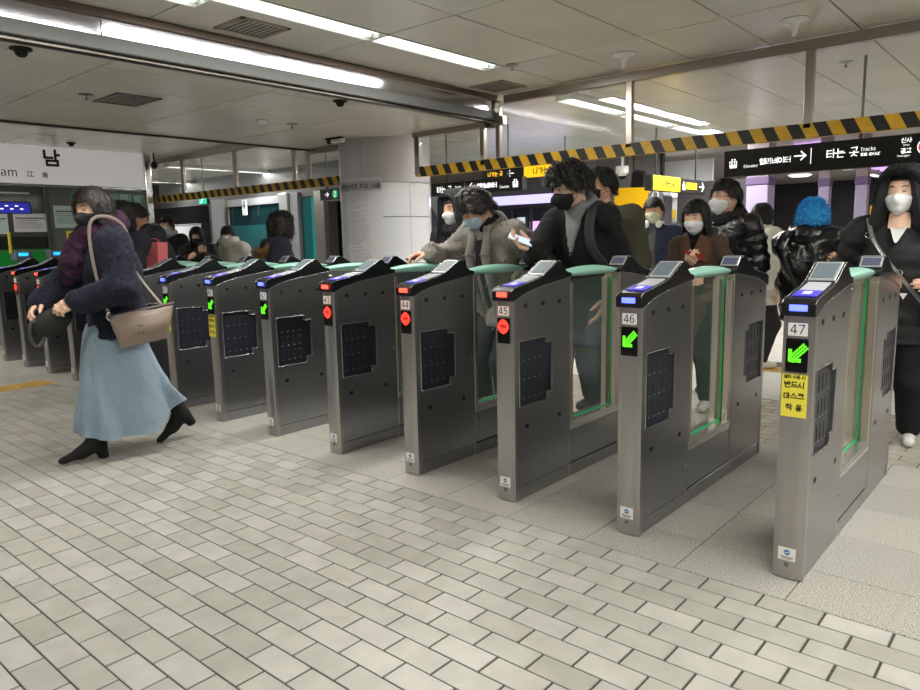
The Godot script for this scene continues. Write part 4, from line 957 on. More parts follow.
# ---------------------------------------------------------------- concourse behind the partition
func concourse_build() -> void:
	# left: lift lobby
	var w := struct("wall_lobby", "grey and teal lift lobby wall behind the left gates", "wall")
	var z := -5.5
	var gy := mt("lobby_grey", c8(136, 138, 146), .4); var st := mt("frame_steel", Color.WHITE)
	part("upper_wall", bx(Vector3(-13.9, 2.4, z - .05), Vector3(10.0, .56, .1)), mt("lobby_dark", c8(64, 64, 68), .5), w)
	part("dark_opening", bx(Vector3(-15.6, 1.1, z - .05), Vector3(4.7, 2.2, .06)), mt("lobby_black", c8(14, 15, 18), .12), w)  # black sheet standing for the darkness of an opening
	part("pillar", bx(Vector3(-12.98, 1.1, z), Vector3(.58, 2.2, .14), .01), gy, w)
	part("jamb", bx(Vector3(-13.27, 1.1, z + .06), Vector3(.05, 2.2, .06), .006), st, w)
	part("jamb", bx(Vector3(-12.69, 1.1, z + .06), Vector3(.05, 2.2, .06), .006), st, w)
	part("teal_glass", bx(Vector3(-11.7, 1.1, z - .03), Vector3(1.95, 2.0, .04)), mt("teal_dark", c8(18, 44, 50), .12), w)
	part("teal_band", bx(Vector3(-11.7, .85, z - .005), Vector3(1.95, 1.6, .03)), mt("teal_mid", c8(32, 78, 82), .2), w)
	part("lintel", bx(Vector3(-11.7, 2.1, z), Vector3(2.1, .14, .1), .006), gy, w)
	part("post", bx(Vector3(-10.65, 1.1, z + .05), Vector3(.26, 2.2, .12), .01), mt("jamb_bright", c8(206, 212, 214), .3, .7), w)
	part("pillar", bx(Vector3(-10.4, 1.1, z), Vector3(.28, 2.2, .12), .01), gy, w)
	part("teal_door", bx(Vector3(-10.0, 1.05, z - .03), Vector3(.5, 2.1, .04)), mt("teal_door", c8(34, 96, 100), .2), w)
	part("door_edge", bx(Vector3(-9.86, 1.05, z), Vector3(.12, 2.1, .04)), mt("teal_edge", c8(40, 150, 150), .25), w)
	part("jamb", bx(Vector3(-9.62, 1.1, z + .03), Vector3(.28, 2.2, .12), .01), mt("jamb_warm", c8(150, 148, 144), .35, .6), w)
	part("opening", bx(Vector3(-9.1, 1.0, z - .25), Vector3(.8, 2.0, .04)), mt("lobby_black", Color.BLACK), w)  # depth of this doorway is a black sheet, its shade put into the colour
	part("lintel", bx(Vector3(-9.1, 2.1, z), Vector3(.8, .2, .12), .006), mt("jamb_bright", Color.WHITE), w)
	part("reveal", bx(Vector3(-8.6, 1.34, z), Vector3(.25, 2.68, .6)), gy, w)
	var wb := thing("partition_board", "low white partition board behind the waiting passengers", "partition", Vector3(-14.2, 0, -5.2))
	part("board", bx(Vector3(0, .85, 0), Vector3(1.75, 1.7, .05), .006), mt("white_board", c8(206, 206, 214), .4), wb)
	part("cap", bx(Vector3(0, 1.71, 0), Vector3(1.77, .03, .07), .005), gy, wb)
	var ps := thing("pictogram_sign", "small white pictogram sign on the teal glass", "sign", Vector3(-11.9, 2.02, -5.4))
	part("plate", bx(Vector3(0, -.03, .02), Vector3(.16, .3, .02), .003), mt("picto_plate", c8(190, 198, 200), .4), ps)
	var pb := MB.new(); pb.prism(pv([[-.05, .03], [.05, .03], [0, -.06]]), .03, .032); pb.ball(Vector3(0, .07, .031), Vector3(.028, .028, .002)); part("figure", pb, mt("ink_black", Color.BLACK), ps)
	# middle: lit shop front
	var m := struct("wall_shops", "dark shop front with lilac lit band behind the queue", "wall")
	var z2 := -8.5
	var lil := glow("lilac_band", c8(206, 200, 250), 1.1)
	part("white_wall", bx(Vector3(-9.7, 1.1, z2), Vector3(.9, 2.2, .1)), mt("shop_white", c8(216, 220, 226), .4), m)
	part("fascia", bx(Vector3(-7.7, 2.2, z2 + .02), Vector3(3.2, .24, .14)), mt("shop_fascia", c8(98, 96, 108), .4), m)
	part("lit_band", bx(Vector3(-7.3, 2.0, z2 + .05), Vector3(2.1, .17, .06), .004), lil, m)
	lamp_light(m, Vector3(-7.3, 2.0, z2 + .09), Vector2(2.0, .16), .5, c8(206, 200, 250), Basis(Vector3.UP, PI))
	part("dark_front", bx(Vector3(-7.7, .95, z2), Vector3(3.2, 1.9, .08)), mt("shop_dark", c8(56, 58, 74), .15), m)
	part("rail", bx(Vector3(-7.7, 1.86, z2 + .07), Vector3(3.2, .07, .05), .004), mt("shop_rail", c8(44, 44, 54), .4), m)
	for x in [-8.15, -7.6, -7.15, -6.55]: part("mullion", bx(Vector3(x, .93, z2 + .05), Vector3(.05, 1.8, .05), .004), mt("shop_mullion", c8(92, 94, 108), .3, .6), m)
	var wv := MB.new(); var wp := PackedVector3Array()
	for k in 9: wp.append(Vector3(-7.9 + .035 * sin(k * 1.5), 1.72 - k * .035, z2 + .06))
	wv.tube(wp, .014, 6); part("neon_squiggle", wv, glow("neon_white", c8(220, 224, 255), 1.3), m)
	part("poster_panel", bx(Vector3(-7.4, 1.5, z2 + .05), Vector3(.18, .34, .02), .003), glow("poster_white", c8(214, 218, 236), .8), m)
	part("poster_panel", bx(Vector3(-7.02, 1.42, z2 + .05), Vector3(.34, .34, .02), .003), glow("poster_pink", c8(232, 186, 246), .95), m)
	var es := thing("escalator_side", "slanted lilac grey balustrade beside the white column", "balustrade", Vector3(-9.1, 0, -8.1))
	var eb := MB.new(); eb.prism(pv([[-.6, 2.05], [-.45, 2.05], [.35, .9], [.35, 0], [.1, 0], [.1, .95]]), -.1, .1); part("panel", eb, mt("lilac_panel", c8(120, 116, 142), .4), es)
	# right: grey wall, shop opening, dark walls, lilac columns
	var r := struct("wall_concourse", "grey and charcoal wall panels at the back of the concourse", "wall")
	for i in 4:
		for j in 3: part("grey_panel", bx(Vector3(-6.1 + i * .3 + .15, .45 + j * .9, -9.05), Vector3(.29, .885, .06), .004), mt("wall_grey", c8(142, 142, 142), .4), r)
	part("backing", bx(Vector3(-5.5, 1.35, -9.12), Vector3(1.3, 2.7, .06)), mt("lobby_dark", Color.BLACK), r)
	part("ledge", bx(Vector3(-5.5, 2.07, -8.95), Vector3(1.1, .03, .12), .004), mt("ledge", c8(206, 204, 198), .4), r)
	part("shop_back", bx(Vector3(-4.8, 1.3, -9.9), Vector3(1.0, 2.6, .06)), mt("shop_white", Color.WHITE), r)
	part("shop_light", bx(Vector3(-4.75, 2.0, -9.5), Vector3(.5, .1, .4), .004), glow("shop_lamp", c8(255, 250, 240), 1.4), r)
	lamp_light(r, Vector3(-4.75, 1.94, -9.5), Vector2(.5, .4), .35, LAMP, DOWN)
	part("shop_shelf", bx(Vector3(-4.8, 1.5, -9.75), Vector3(.9, .04, .3), .004), mt("shelf_grey", c8(170, 172, 172), .4), r)
	for k in 3: part("price_board", bx(Vector3(-5.05 + k * .26, 1.66, -9.84), Vector3(.2, .16, .03), .003), mt("price_y", c8(226, 190, 40), .5) if k != 1 else mt("price_w", c8(176, 172, 170), .5), r)
	part("dark_panel", bx(Vector3(-3.85, 1.07, -9.0), Vector3(1.3, 2.14, .2)), mt("wall_charcoal", c8(76, 74, 78), .5), r)
	for q in [[-2.85, -8.0, .3, "broad lilac square column behind the puffer jacket man"], [-1.82, -9.3, .16, "slim lilac square column between blue hat and hooded woman"], [-2.3, -9.2, .15, "lilac square column behind the blue fluffy hat"]]:
		var c := thing("square_column", q[3], "column", Vector3(q[0], 0, q[1]))
		part("shaft", bx(Vector3(0, .98, 0), Vector3(q[2], 1.96, q[2]), .008), mt("lilac_col", c8(176, 166, 204), .4), c)
		part("collar", bx(Vector3(0, 2.02, 0), Vector3(q[2] + .02, .11, q[2] + .02), .006), mt("lilac_dark", c8(104, 84, 132), .4), c)
		part("upper_shaft", bx(Vector3(0, (2.07 + HI) * .5, 0), Vector3(q[2], HI - 2.06, q[2]), .008), mt("lilac_top", c8(150, 138, 150), .5), c)
	var ys := thing("shop_sign", "small yellow lit sign beside the hooded woman's hood", "sign", Vector3(-1.55, 0, -9.4))
	part("box", bx(Vector3(0, 1.58, 0), Vector3(.34, .15, .08), .004), mt("sign_black", Color.BLACK), ys)
	part("face", bx(Vector3(0, 1.58, .042), Vector3(.33, .14, .006)), glow("amber_face", c8(214, 160, 30), .7), ys)
	var yb := MB.new()
	for k in 5: yb.box(Vector3(-.12 + k * .06, 1.58, .046), Vector3(.035, .07, .002))
	part("lettering", yb, mt("ink_red", c8(150, 60, 30), .5), ys)
	var k2 := thing("information_kiosk", "grey kiosk with yellow top panel behind headphones man", "kiosk", Vector3(-4.2, 0, -7.05))
	var kb := MB.new(); kb.prism(pv([[-.46, 0], [.34, 0], [.34, 1.84], [.26, 1.96], [-.46, 2.0]]), -.25, 0.0); part("body", kb, mt("kiosk_grey", c8(112, 114, 124), .4), k2)
	kb = MB.new(); kb.prism(pv([[-.54, 2.0], [.16, 1.97], [.08, 1.86], [.06, 1.64], [-.44, 1.655], [-.45, 1.88]]), 0.0, .02); part("yellow_panel", kb, mt("kiosk_yellow", c8(244, 190, 14), .4), k2)
	kb = MB.new(); var kp := PackedVector3Array()
	for k in 11: kp.append(Vector3(.2 + .045 * cos(PI * (1.25 - k * .15)), 1.86 + .05 * sin(PI * (1.25 - k * .15)), .012))
	kb.tube(kp, .008, 6); part("white_arch_mark", kb, mt("plate_white", Color.WHITE), k2)
	part("screen", bx(Vector3(.1, 1.3, .012), Vector3(.34, .44, .03), .006), mt("kiosk_navy", c8(44, 54, 86), .2), k2)
	part("screen_glow", bx(Vector3(.1, 1.4, .03), Vector3(.28, .1, .004)), glow("kiosk_blue", c8(120, 160, 220), .6), k2)
	var dc := thing("dome_camera", "white dome camera hanging above the yellow kiosk panel", "camera", Vector3(-4.78, 2.26, -7.5))
	var db := MB.new(); db.lathe(PackedVector2Array([Vector2(0, -.09), Vector2(.05, -.075), Vector2(.07, -.04), Vector2(.075, -.02), Vector2(.1, -.02), Vector2(.1, .09), Vector2(0, .09)]), 18); part("housing", db, mt("device_white", Color.WHITE), dc)
	db = MB.new(); db.ball(Vector3(0, -.05, 0), Vector3(.062, .06, .062)); part("lens", db, mt("device_black", Color.BLACK), dc)
	db = MB.new(); db.tube(PackedVector3Array([Vector3(0, .08, 0), Vector3(0, HI - 2.26 + .01, 0)]), .02, 8); part("stem", db, mt("device_white", Color.WHITE), dc)
	var sp := thing("loudspeaker", "tilted black wall loudspeaker above the kiosk", "loudspeaker", Vector3(-4.55, 2.12, -7.6))
	var sb := MB.new(); sb.box(Vector3.ZERO, Vector3(.2, .3, .16), .02, Basis.from_euler(Vector3(.3, .2, -.15))); part("cabinet", sb, mt("device_black", Color.BLACK), sp)
	sb = MB.new(); sb.tube(PackedVector3Array([Vector3(0, .1, -.02), Vector3(-.1, .16, -.02), Vector3(-.1, HI - 2.16 + .01, -.02)]), .014, 8); part("bracket", sb, mt("device_black", Color.BLACK), sp)
	var lc := thing("lilac_light", "lilac glowing light panels on the far right ceiling", "light", Vector3(-3.6, HI - .03, -14.0))
	for k in 4:
		part("panel", bx(Vector3(.9, 0, 3.4 - k * 2.2), Vector3(.5, .04, 1.7), .004), glow("lilac_panel_glow", c8(214, 170, 246), 1.2), lc)
	lamp_light(lc, Vector3(.9, -.03, 0), Vector2(.5, 8.0), 1.4, c8(206, 160, 250), DOWN)
	for q in [[-4.51, -13.9, "nearer"], [-4.72, -16.5, "farther"]]:
		var dl := thing("downlight", q[2] + " round white downlight in the far right concourse", "light", Vector3(q[0], HI, q[1]), 0.0, "far downlights")
		var ddb := MB.new(); ddb.lathe(PackedVector2Array([Vector2(0, -.05), Vector2(.2, -.04), Vector2(.26, -.01), Vector2(.27, .001), Vector2(0, .001)]), 20); part("lens", ddb, glow("down_glow", c8(255, 252, 246), 2.0), dl)
		lamp_light(dl, Vector3(0, -.06, 0), Vector2(.4, .4), .6, LAMP, DOWN)

# ---------------------------------------------------------------- people: smooth bodies from tapered bones
# a bone: [a, b, radius a, radius b, flattened direction or ZERO, flattening, ripples, ripple depth]
func bone(a: Vector3, b: Vector3, ra: float, rb: float, n := Vector3.ZERO, s := 1.0, rip := 0.0, amp := 0.0) -> Array: return [a, b, ra, rb, n, s, rip, amp]
func snet(mb: MB, prims: Array, cell: float, k: float, clips := [], na := 0.0, nf := 12.0) -> void:
	var lo := Vector3(1e9, 1e9, 1e9); var hi := -lo
	for p in prims:
		var r: float = maxf(p[2], p[3]) + p[7] + k * 0.5 + cell * 2.0 + na
		for e in 2:
			lo = lo.min(p[e] - Vector3(r, r, r)); hi = hi.max(p[e] + Vector3(r, r, r))
	var nx := int((hi.x - lo.x) / cell) + 2; var ny := int((hi.y - lo.y) / cell) + 2; var nzz := int((hi.z - lo.z) / cell) + 2
	var sy := nx; var sz := nx * ny
	var f := PackedFloat32Array(); f.resize(sz * nzz); f.fill(9.0)
	for p in prims:
		var a: Vector3 = p[0]; var b: Vector3 = p[1]; var ra: float = p[2]; var rb: float = p[3]; var fn: Vector3 = p[4]; var inv: float = 1.0 / p[5] - 1.0
		var rip: float = p[6]; var amp: float = p[7]
		var flat: bool = fn != Vector3.ZERO
		var ba := b - a; var bb := maxf(ba.length_squared(), 1e-9)
		var m := maxf(ra, rb) + amp + k + cell * 2.0
		var l0 := ((a.min(b) - Vector3(m, m, m) - lo) / cell).max(Vector3.ZERO); var h0 := ((a.max(b) + Vector3(m, m, m) - lo) / cell)
		var x1 := mini(int(h0.x) + 1, nx); var y1 := mini(int(h0.y) + 1, ny); var z1 := mini(int(h0.z) + 1, nzz)
		for z in range(int(l0.z), z1):
			for y in range(int(l0.y), y1):
				var i := z * sz + y * sy + int(l0.x)
				var q := lo + Vector3(int(l0.x), y, z) * cell - a
				for x in range(int(l0.x), x1):
					var t := clampf(q.dot(ba) / bb, 0.0, 1.0)
					var v := q - ba * t
					if flat: v += fn * (v.dot(fn) * inv)
					var r := ra + (rb - ra) * t
					if amp > 0.0: r += amp * (absf(sin(t * rip * PI)) - 0.6)
					var d := v.length() - r
					var o := f[i]
					var h := k - absf(d - o)
					if d < o: o = d
					if h > 0.0: o -= h * h * 0.25 / k
					f[i] = o
					i += 1
					q.x += cell
	if na > 0.0 or clips.size() > 0:
		var i := 0
		for z in nzz:
			for y in ny:
				for x in nx:
					var o := f[i]
					if o < cell * 3.0 + na:
						var p := lo + Vector3(x, y, z) * cell
						if na > 0.0 and o > -cell * 3.0 - na: o += nz.get_noise_3dv(p * nf) * na
						for c in clips: o = maxf(o, p.dot(c[0]) - c[1])
						f[i] = o
					i += 1
	var vid := PackedInt32Array(); vid.resize(f.size()); vid.fill(-1)
	var act := PackedInt32Array(); var vs := PackedVector3Array(); var ts := PackedInt32Array()
	var off := [0, 1, sy, sy + 1, sz, sz + 1, sz + sy, sz + sy + 1]
	var ed := [[0, 1], [2, 3], [4, 5], [6, 7], [0, 2], [1, 3], [4, 6], [5, 7], [0, 4], [1, 5], [2, 6], [3, 7]]
	var lim := cell * 2.6
	for z in nzz - 1:
		for y in ny - 1:
			var i := z * sz + y * sy - 1
			for x in nx - 1:
				i += 1
				if absf(f[i]) > lim: continue
				var neg := 0
				for c in 8:
					if f[i + off[c]] < 0.0: neg += 1
				if neg == 0 or neg == 8: continue
				var sum := Vector3.ZERO; var cnt := 0
				for e in ed:
					var fa := f[i + off[e[0]]]; var fb := f[i + off[e[1]]]
					if (fa < 0.0) == (fb < 0.0): continue
					var w := fa / (fa - fb)
					var ca: int = e[0]; var cb: int = e[1]
					sum += Vector3(lerpf(ca & 1, cb & 1, w), lerpf((ca >> 1) & 1, (cb >> 1) & 1, w), lerpf(ca >> 2, cb >> 2, w)); cnt += 1
				vid[i] = vs.size(); vs.append(lo + (Vector3(x, y, z) + sum / cnt) * cell); act.append(i)
	for i in act:
		var s0 := f[i] < 0.0
		for ax in 3:
			var st: int = [1, sy, sz][ax]; var u: int = [sy, sz, 1][ax]; var w: int = [sz, 1, sy][ax]
			if s0 == (f[i + st] < 0.0) or i < u + w: continue
			var a := vid[i]; var b := vid[i - u]; var c := vid[i - u - w]; var d := vid[i - w]
			if b < 0 or c < 0 or d < 0: continue
			if s0: ts.append_array([a, b, c, a, c, d])
			else: ts.append_array([a, c, b, a, d, c])
	if vs.size() > 0: mb.indexed(vs, ts)
func ik(a: Vector3, t: Vector3, l1: float, l2: float, hint: Vector3) -> Array:
	var d := t - a; var L := clampf(d.length(), 0.05, (l1 + l2) * 0.995); d = d.normalized()
	var x := (l1 * l1 - l2 * l2 + L * L) / (2.0 * L); var hh := sqrt(maxf(l1 * l1 - x * x, 0.0))
	var n := (hint - d * hint.dot(d)).normalized()
	return [a + d * x + n * hh, a + d * L]
# ---- head: every point is given by its angle from the front and its height above the head's middle
const RX := 0.076; const RY := 0.116; const RZ := 0.095
func head_pt(th: float, y: float, lift := 0.0) -> Vector3:
	var c := sqrt(maxf(1.0 - (y / RY) * (y / RY), 0.0))
	if lift > 0.0: c = maxf(c, 0.3)
	var t := clampf(-y / RY, 0.0, 1.0); var fr := cos(th)
	var x := sin(th) * c * RX * (1.0 - 0.22 * t * t); var z := fr * c * RZ * ((1.0 + 0.1 * t) if fr > 0 else (1.0 - 0.42 * t))
	var a := absf(th)
	var e := 0.023 * exp(-pow(a / 0.17, 2)) * exp(-pow((y + 0.026) / 0.017, 2)) + 0.011 * exp(-pow(a / 0.13, 2)) * exp(-pow((y - 0.0) / 0.022, 2))
	e -= 0.009 * exp(-pow((a - 0.38) / 0.17, 2)) * exp(-pow((y - 0.012) / 0.013, 2))
	e += 0.005 * exp(-pow((a - 0.3) / 0.3, 2)) * exp(-pow((y - 0.034) / 0.012, 2)) + 0.006 * exp(-pow(a / 0.28, 2)) * exp(-pow((y + 0.066) / 0.009, 2)) + 0.005 * exp(-pow((a - 0.7) / 0.3, 2)) * exp(-pow((y + 0.02) / 0.03, 2))
	var o := Vector3(sin(th), 0, fr)
	var p := Vector3(x, y, z) + o * e
	if lift != 0.0: p += Vector3(sin(th) * c, y / RY * 0.8, fr * c).normalized() * lift
	return p
func add_head(mb: MB, X: Transform3D) -> void:
	mb.grid(40, 36, func(u: float, w: float) -> Vector3: return X * head_pt(u * TAU, -RY * cos(w * PI)), true)
	for s in [-1, 1]:   # ears with a rim and a hollow
		mb.grid(12, 8, func(u: float, w: float) -> Vector3:
			var e := (w - 0.5) * PI; var q := Vector3(cos(-u * TAU) * cos(e), sin(e), sin(-u * TAU) * cos(e))
			var dent := 0.45 if q.x * s > 0.35 else 1.0
			return X * (Vector3(s * 0.076, -0.004, -0.012) + Basis(Vector3.UP, s * 0.45) * (q * Vector3(0.011 * dent, 0.032 - 0.006 * clampf(-q.y, 0, 1), 0.019))), true)
# hair or hood: a cap that ends at height yb(angle); below the ears it hangs straight down
func hair_pt(th: float, w: float, thick: float, yb: Callable, rough: float, freq: float, seedv: float, out: float, inside := 0) -> Vector3:
	var b: float = yb.call(th)
	var y: float; var p: Vector3
	var e0 := PI * 0.5; var e1 := asin(clampf(b / RY, -0.25, 0.98))
	var arc := (e0 - e1) * 0.1; var drop := maxf(-0.25 * RY - b, 0.0)
	var s := w * (arc + drop)
	var th_ := thick
	if s <= arc or drop <= 0.0:
		y = RY * sin(e0 - s / 0.1)
		var cc := sqrt(maxf(1.0 - pow(y / RY, 2), 0.0))
		p = head_pt(th, clampf(y, -RY, RY)) if absf(th) > 1.1 else Vector3(sin(th) * cc * RX, y, cos(th) * cc * RZ)
	else:
		y = -0.25 * RY; p = Vector3(sin(th) * 0.968 * RX, y - (s - arc), cos(th) * 0.968 * RZ)
		var g := (s - arc)
		p += Vector3(sin(th), 0, cos(th)) * (out * g - g * g * 0.4)
	var nn := Vector3(sin(th) * 0.9, clampf(y / RY, -0.2, 1.0), cos(th)).normalized() if s <= arc else Vector3(sin(th), 0, cos(th))
	var nv := nz.get_noise_3d(sin(th) * freq + seedv * 17.0, p.y * 9.0 + seedv, cos(th) * freq)
	var n2 := nz.get_noise_3d(p.x * 26.0 + seedv, p.y * 26.0, p.z * 26.0)
	var n3 := nz.get_noise_3d(sin(th) * 26.0 + seedv, p.y * 14.0, cos(th) * 26.0)
	th_ *= 1.0 + rough * (nv + n2 * 0.7 + n3 * 0.45)
	if inside > 0: th_ = -0.012 * inside
	var q := p + nn * th_
	if inside > 0: q.y += 0.012 * inside
	return q
func add_hair(mb: MB, X: Transform3D, thick: float, yb: Callable, rough := 0.35, freq := 7.0, seedv := 0.0, cols := 64, out := 0.0, strands := 0, lift := 0.012, slen := 0.16) -> void:
	var rows := 24
	mb.grid(cols, rows + 2, func(u: float, w0: float) -> Vector3:
		var j := roundi(w0 * (rows + 2)); var th := -u * TAU
		if th < -PI: th += TAU
		return X * hair_pt(th, minf(float(j) / rows, 1.0), thick, yb, rough, freq, seedv, out, maxi(j - rows, 0)), true)
	for k in strands:   # loose locks over the cap
		var th := rng.randf_range(-PI, PI); var w := pow(rng.randf(), 0.7) * 0.96
		var dth := rng.randf_range(-0.25, 0.25); var up := rng.randf_range(0.2, 1.0) * lift
		var pts := []
		for j in 5:
			var q := j / 4.0
			var ww := w + q * slen
			var p := hair_pt(th + dth * q, minf(ww, 1.0), thick + 0.001 + up * q * (1.3 - 0.6 * q), yb, rough, freq, seedv, out)
			if ww > 1.0: p.y -= (ww - 1.0) * 0.14
			pts.append(X * p)
		var sd: Vector3 = (X.basis * Vector3(cos(th), 0, -sin(th))).normalized() * rng.randf_range(0.0022, 0.0042)
		for j in 4:
			var a: Vector3 = pts[j]; var b: Vector3 = pts[j + 1]; var f0 := 1.0 - j / 4.0; var f1 := 1.0 - (j + 1) / 4.0
			if j == 3: mb.tri(a - sd * f0, b, a + sd * f0)
			else: mb.quad(a - sd * f0, b - sd * f1, b + sd * f1, a + sd * f0)
func tufts(mb: MB, n: int, ln: float, wd: float, fall := 0.4) -> void:   # short pile standing on a surface
	var m := mb.v.size()
	for k in n:
		var i := rng.randi() % m
		var p := mb.v[i] + Vector3(rng.randf_range(-1, 1), rng.randf_range(-1, 1), rng.randf_range(-1, 1)) * 0.004
		var q := p + mb.n[i] * rng.randf_range(0.5, 1.0) * ln + Vector3(rng.randf_range(-1, 1), rng.randf_range(-1, 1) - fall, rng.randf_range(-1, 1)) * ln * 0.5
		var sd := (q - p).cross(Vector3(rng.randf() - 0.5, 1, rng.randf() - 0.5)).normalized() * wd
		mb.tri(p - sd, p + sd, q)
func men_hair(front := 0.055, side := 0.005, back := -0.06) -> Callable:
	return func(th: float) -> float:
		var a := absf(th)
		if a < 0.95: return lerpf(front, front + 0.004, a)
		if a < 1.3: return lerpf(front, side, (a - 0.95) / 0.35)
		if a < 1.75: return side
		return lerpf(side, back, clampf((a - 1.75) / 0.5, 0, 1))
func long_hair(front := 0.03, side := -0.16, open := 0.8) -> Callable:
	return func(th: float) -> float:
		var a := absf(th)
		return lerpf(front, side, smoothstep(open - 0.12, open + 0.2, a))
func add_mask(mb: MB, X: Transform3D, beak := 0.016, top := 0.0) -> void:
	var rim := 2
	mb.grid(30, 16, func(u: float, w: float) -> Vector3:
		var th := lerpf(1.22, -1.22, u); var a := absf(th) / 1.22
		var yt := lerpf(0.002 + top, -0.022, pow(a, 1.5)); var yl := lerpf(-0.112, -0.068, a * a)
		var edge := minf(minf(u, 1.0 - u) * 15.0, minf(w, 1.0 - w) * 8.0)
		var y := lerpf(yt, yl, w)
		var bulge := beak * exp(-pow(th / 0.5, 2)) * sin(PI * clampf(w * 0.9 + 0.05, 0, 1))
		var pleat := 0.0012 * sin(w * PI * 7.0) * (1.0 - a)
		return X * head_pt(th, y, lerpf(-0.003, 0.007, clampf(edge, 0, 1)) + bulge + pleat))
	for s in [-1, 1]:
		for q in [-0.026, -0.062]:
			mb.tube(PackedVector3Array([X * head_pt(s * 1.18, q, 0.006), X * head_pt(s * 1.42, lerpf(q, 0.0, 0.4), 0.008), X * (Vector3(s * 0.082, lerpf(q, 0.0, 0.6) + 0.004, -0.03))]), 0.0016, 5)
func add_hand(mb: MB, at: Vector3, dir: Vector3, palm: Vector3, right: bool, curl: Array, cell: float, s := 1.0) -> void:   # at = wrist, palm = where the palm looks
	dir = dir.normalized(); palm = (palm - dir * palm.dot(dir)).normalized()
	var side := dir.cross(palm) * (1.0 if right else -1.0)   # towards the thumb
	var pr := []
	pr.append(bone(at - dir * 0.03 * s, at + dir * 0.02 * s, 0.026 * s, 0.027 * s, palm, 0.75))
	for k in 4:
		var o := side * (0.03 - 0.0195 * k) * s
		var kn: Vector3 = at + dir * ([0.088, 0.092, 0.087, 0.078][k] * s) + o - palm * 0.004 * s
		pr.append(bone(at + dir * 0.018 * s + o * 0.55, kn, 0.0155 * s, 0.0125 * s))
		var L := [0.041, 0.046, 0.042, 0.033]; var ll: float = L[k] * s
		var c: float = curl[k]; var d := dir; var p := kn
		for j in 3:
			d = (dir * cos(c * [0.5, 1.25, 1.9][j]) + palm * sin(c * [0.5, 1.25, 1.9][j])).normalized()
			var e: Vector3 = p + d * ll * [1.0, 0.68, 0.5][j]
			pr.append(bone(p, e, [0.0098, 0.0088, 0.0078][j] * s, [0.0088, 0.0078, 0.0068][j] * s))
			p = e
	var tc: float = curl[4]
	var b0 := at + dir * 0.022 * s + side * 0.026 * s
	var d1 := (dir * 0.7 + side * lerpf(0.75, 0.35, tc) + palm * lerpf(0.1, 0.6, tc)).normalized()
	var b1 := b0 + d1 * 0.045 * s
	var d2 := (dir * 0.85 + side * lerpf(0.5, -0.1, tc) + palm * lerpf(0.1, 0.6, tc)).normalized()
	var b2 := b1 + d2 * 0.034 * s; var b3 := b2 + (d2 * 0.8 + palm * 0.15 - side * 0.2 * tc).normalized() * 0.026 * s
	pr.append(bone(b0, b1, 0.0165 * s, 0.0125 * s)); pr.append(bone(b1, b2, 0.0118 * s, 0.0105 * s)); pr.append(bone(b2, b3, 0.0105 * s, 0.0082 * s))
	snet(mb, pr, cell, 0.009 * s)
# ---- skeleton
func skeleton(c: Dictionary) -> Dictionary:
	var h: float = c.h; var S := {"h": h, "s": h / 1.7}
	var sw: float = c.get("sw", 0.118) * h
	var X := Transform3D(Basis(Vector3.UP, c.yaw), c.pos); S.X = X; var inv := X.affine_inverse(); S.inv = inv
	var lean: float = c.get("lean", 0.0); var drop: float = c.get("drop", 0.0)
	S.P = Vector3(0, 0.525 * h - drop, c.get("hipz", 0.0))
	var up := Vector3(0, cos(lean), sin(lean)); var bas := Basis(Vector3(1, 0, 0), lean) * Basis(Vector3.UP, c.get("twist", 0.0)); S.B = bas
	S.C = S.P + up * 0.185 * h; S.N = S.P + up * 0.318 * h
	S.SL = S.P + up * 0.285 * h + bas * Vector3(sw, 0, 0); S.SR = S.P + up * 0.285 * h - bas * Vector3(sw, 0, 0)
	var hb := bas * Basis(Vector3.UP, c.get("hyaw", 0.0)) * Basis(Vector3(1, 0, 0), c.get("hpitch", 0.0)) * Basis(Vector3(0, 0, 1), c.get("hroll", 0.0))
	var hs: float = c.get("hs", 1.0) * S.s * 1.03; S.hs = hs
	var neck: Vector3 = S.N + up * 0.028 * h
	S.HX = Transform3D(hb.scaled(Vector3(hs, hs, hs)), neck + hb * Vector3(0, 0.106, 0.02) * hs); S.neck = neck
	var l1 := 0.176 * h; var l2 := 0.15 * h
	for sd in ["L", "R"]:
		var a: Array = c.get("arm" + sd, [])
		var sg := 1.0 if sd == "L" else -1.0
		var sh: Vector3 = S["S" + sd]
		var tgt: Vector3 = sh + Vector3(sg * 0.05, -0.31 * h, 0.03)
		var hint := Vector3(sg * 0.25, -0.1, -1)
		if a.size() > 0: tgt = inv * (a[0] as Vector3)
		if a.size() > 1: hint = a[1]
		var r := ik(sh, tgt, l1, l2, hint); S["E" + sd] = r[0]; S["W" + sd] = r[1]
		S["D" + sd] = ((r[1] as Vector3) - (r[0] as Vector3)).normalized()
		var ft: Vector3 = Vector3(sg * 0.055 * h, 0.052 * h, 0.0)
		if c.has("foot" + sd): ft = c["foot" + sd]
		var hp: Vector3 = S.P + Vector3(sg * 0.052 * h, -0.02 * h, 0); S["H" + sd] = hp
		var q := ik(hp, ft, 0.245 * h, 0.232 * h, Vector3(sg * 0.1, 0, 1)); S["K" + sd] = q[0]; S["A" + sd] = q[1]
	return S
const FW := Vector3(0, 0, 1)
func torso_bones(S: Dictionary, add: float, wide := 1.0, fl := 0.66, na := 0.8, nd := 0.0) -> Array:
	var s: float = S.s; var f: Vector3 = S.B * FW
	return [bone(S.P, S.C, (0.148 * wide) * s + add, (0.162 * wide) * s + add, f, fl), bone(S.C, S.N - (S.B * Vector3(0, 0.03 + nd, 0)) * s, 0.155 * wide * s + add, 0.075 * s + add * na, f, fl + 0.04),
		bone(S.SL, S.SR, 0.058 * s + add * 0.75, 0.058 * s + add * 0.75)]
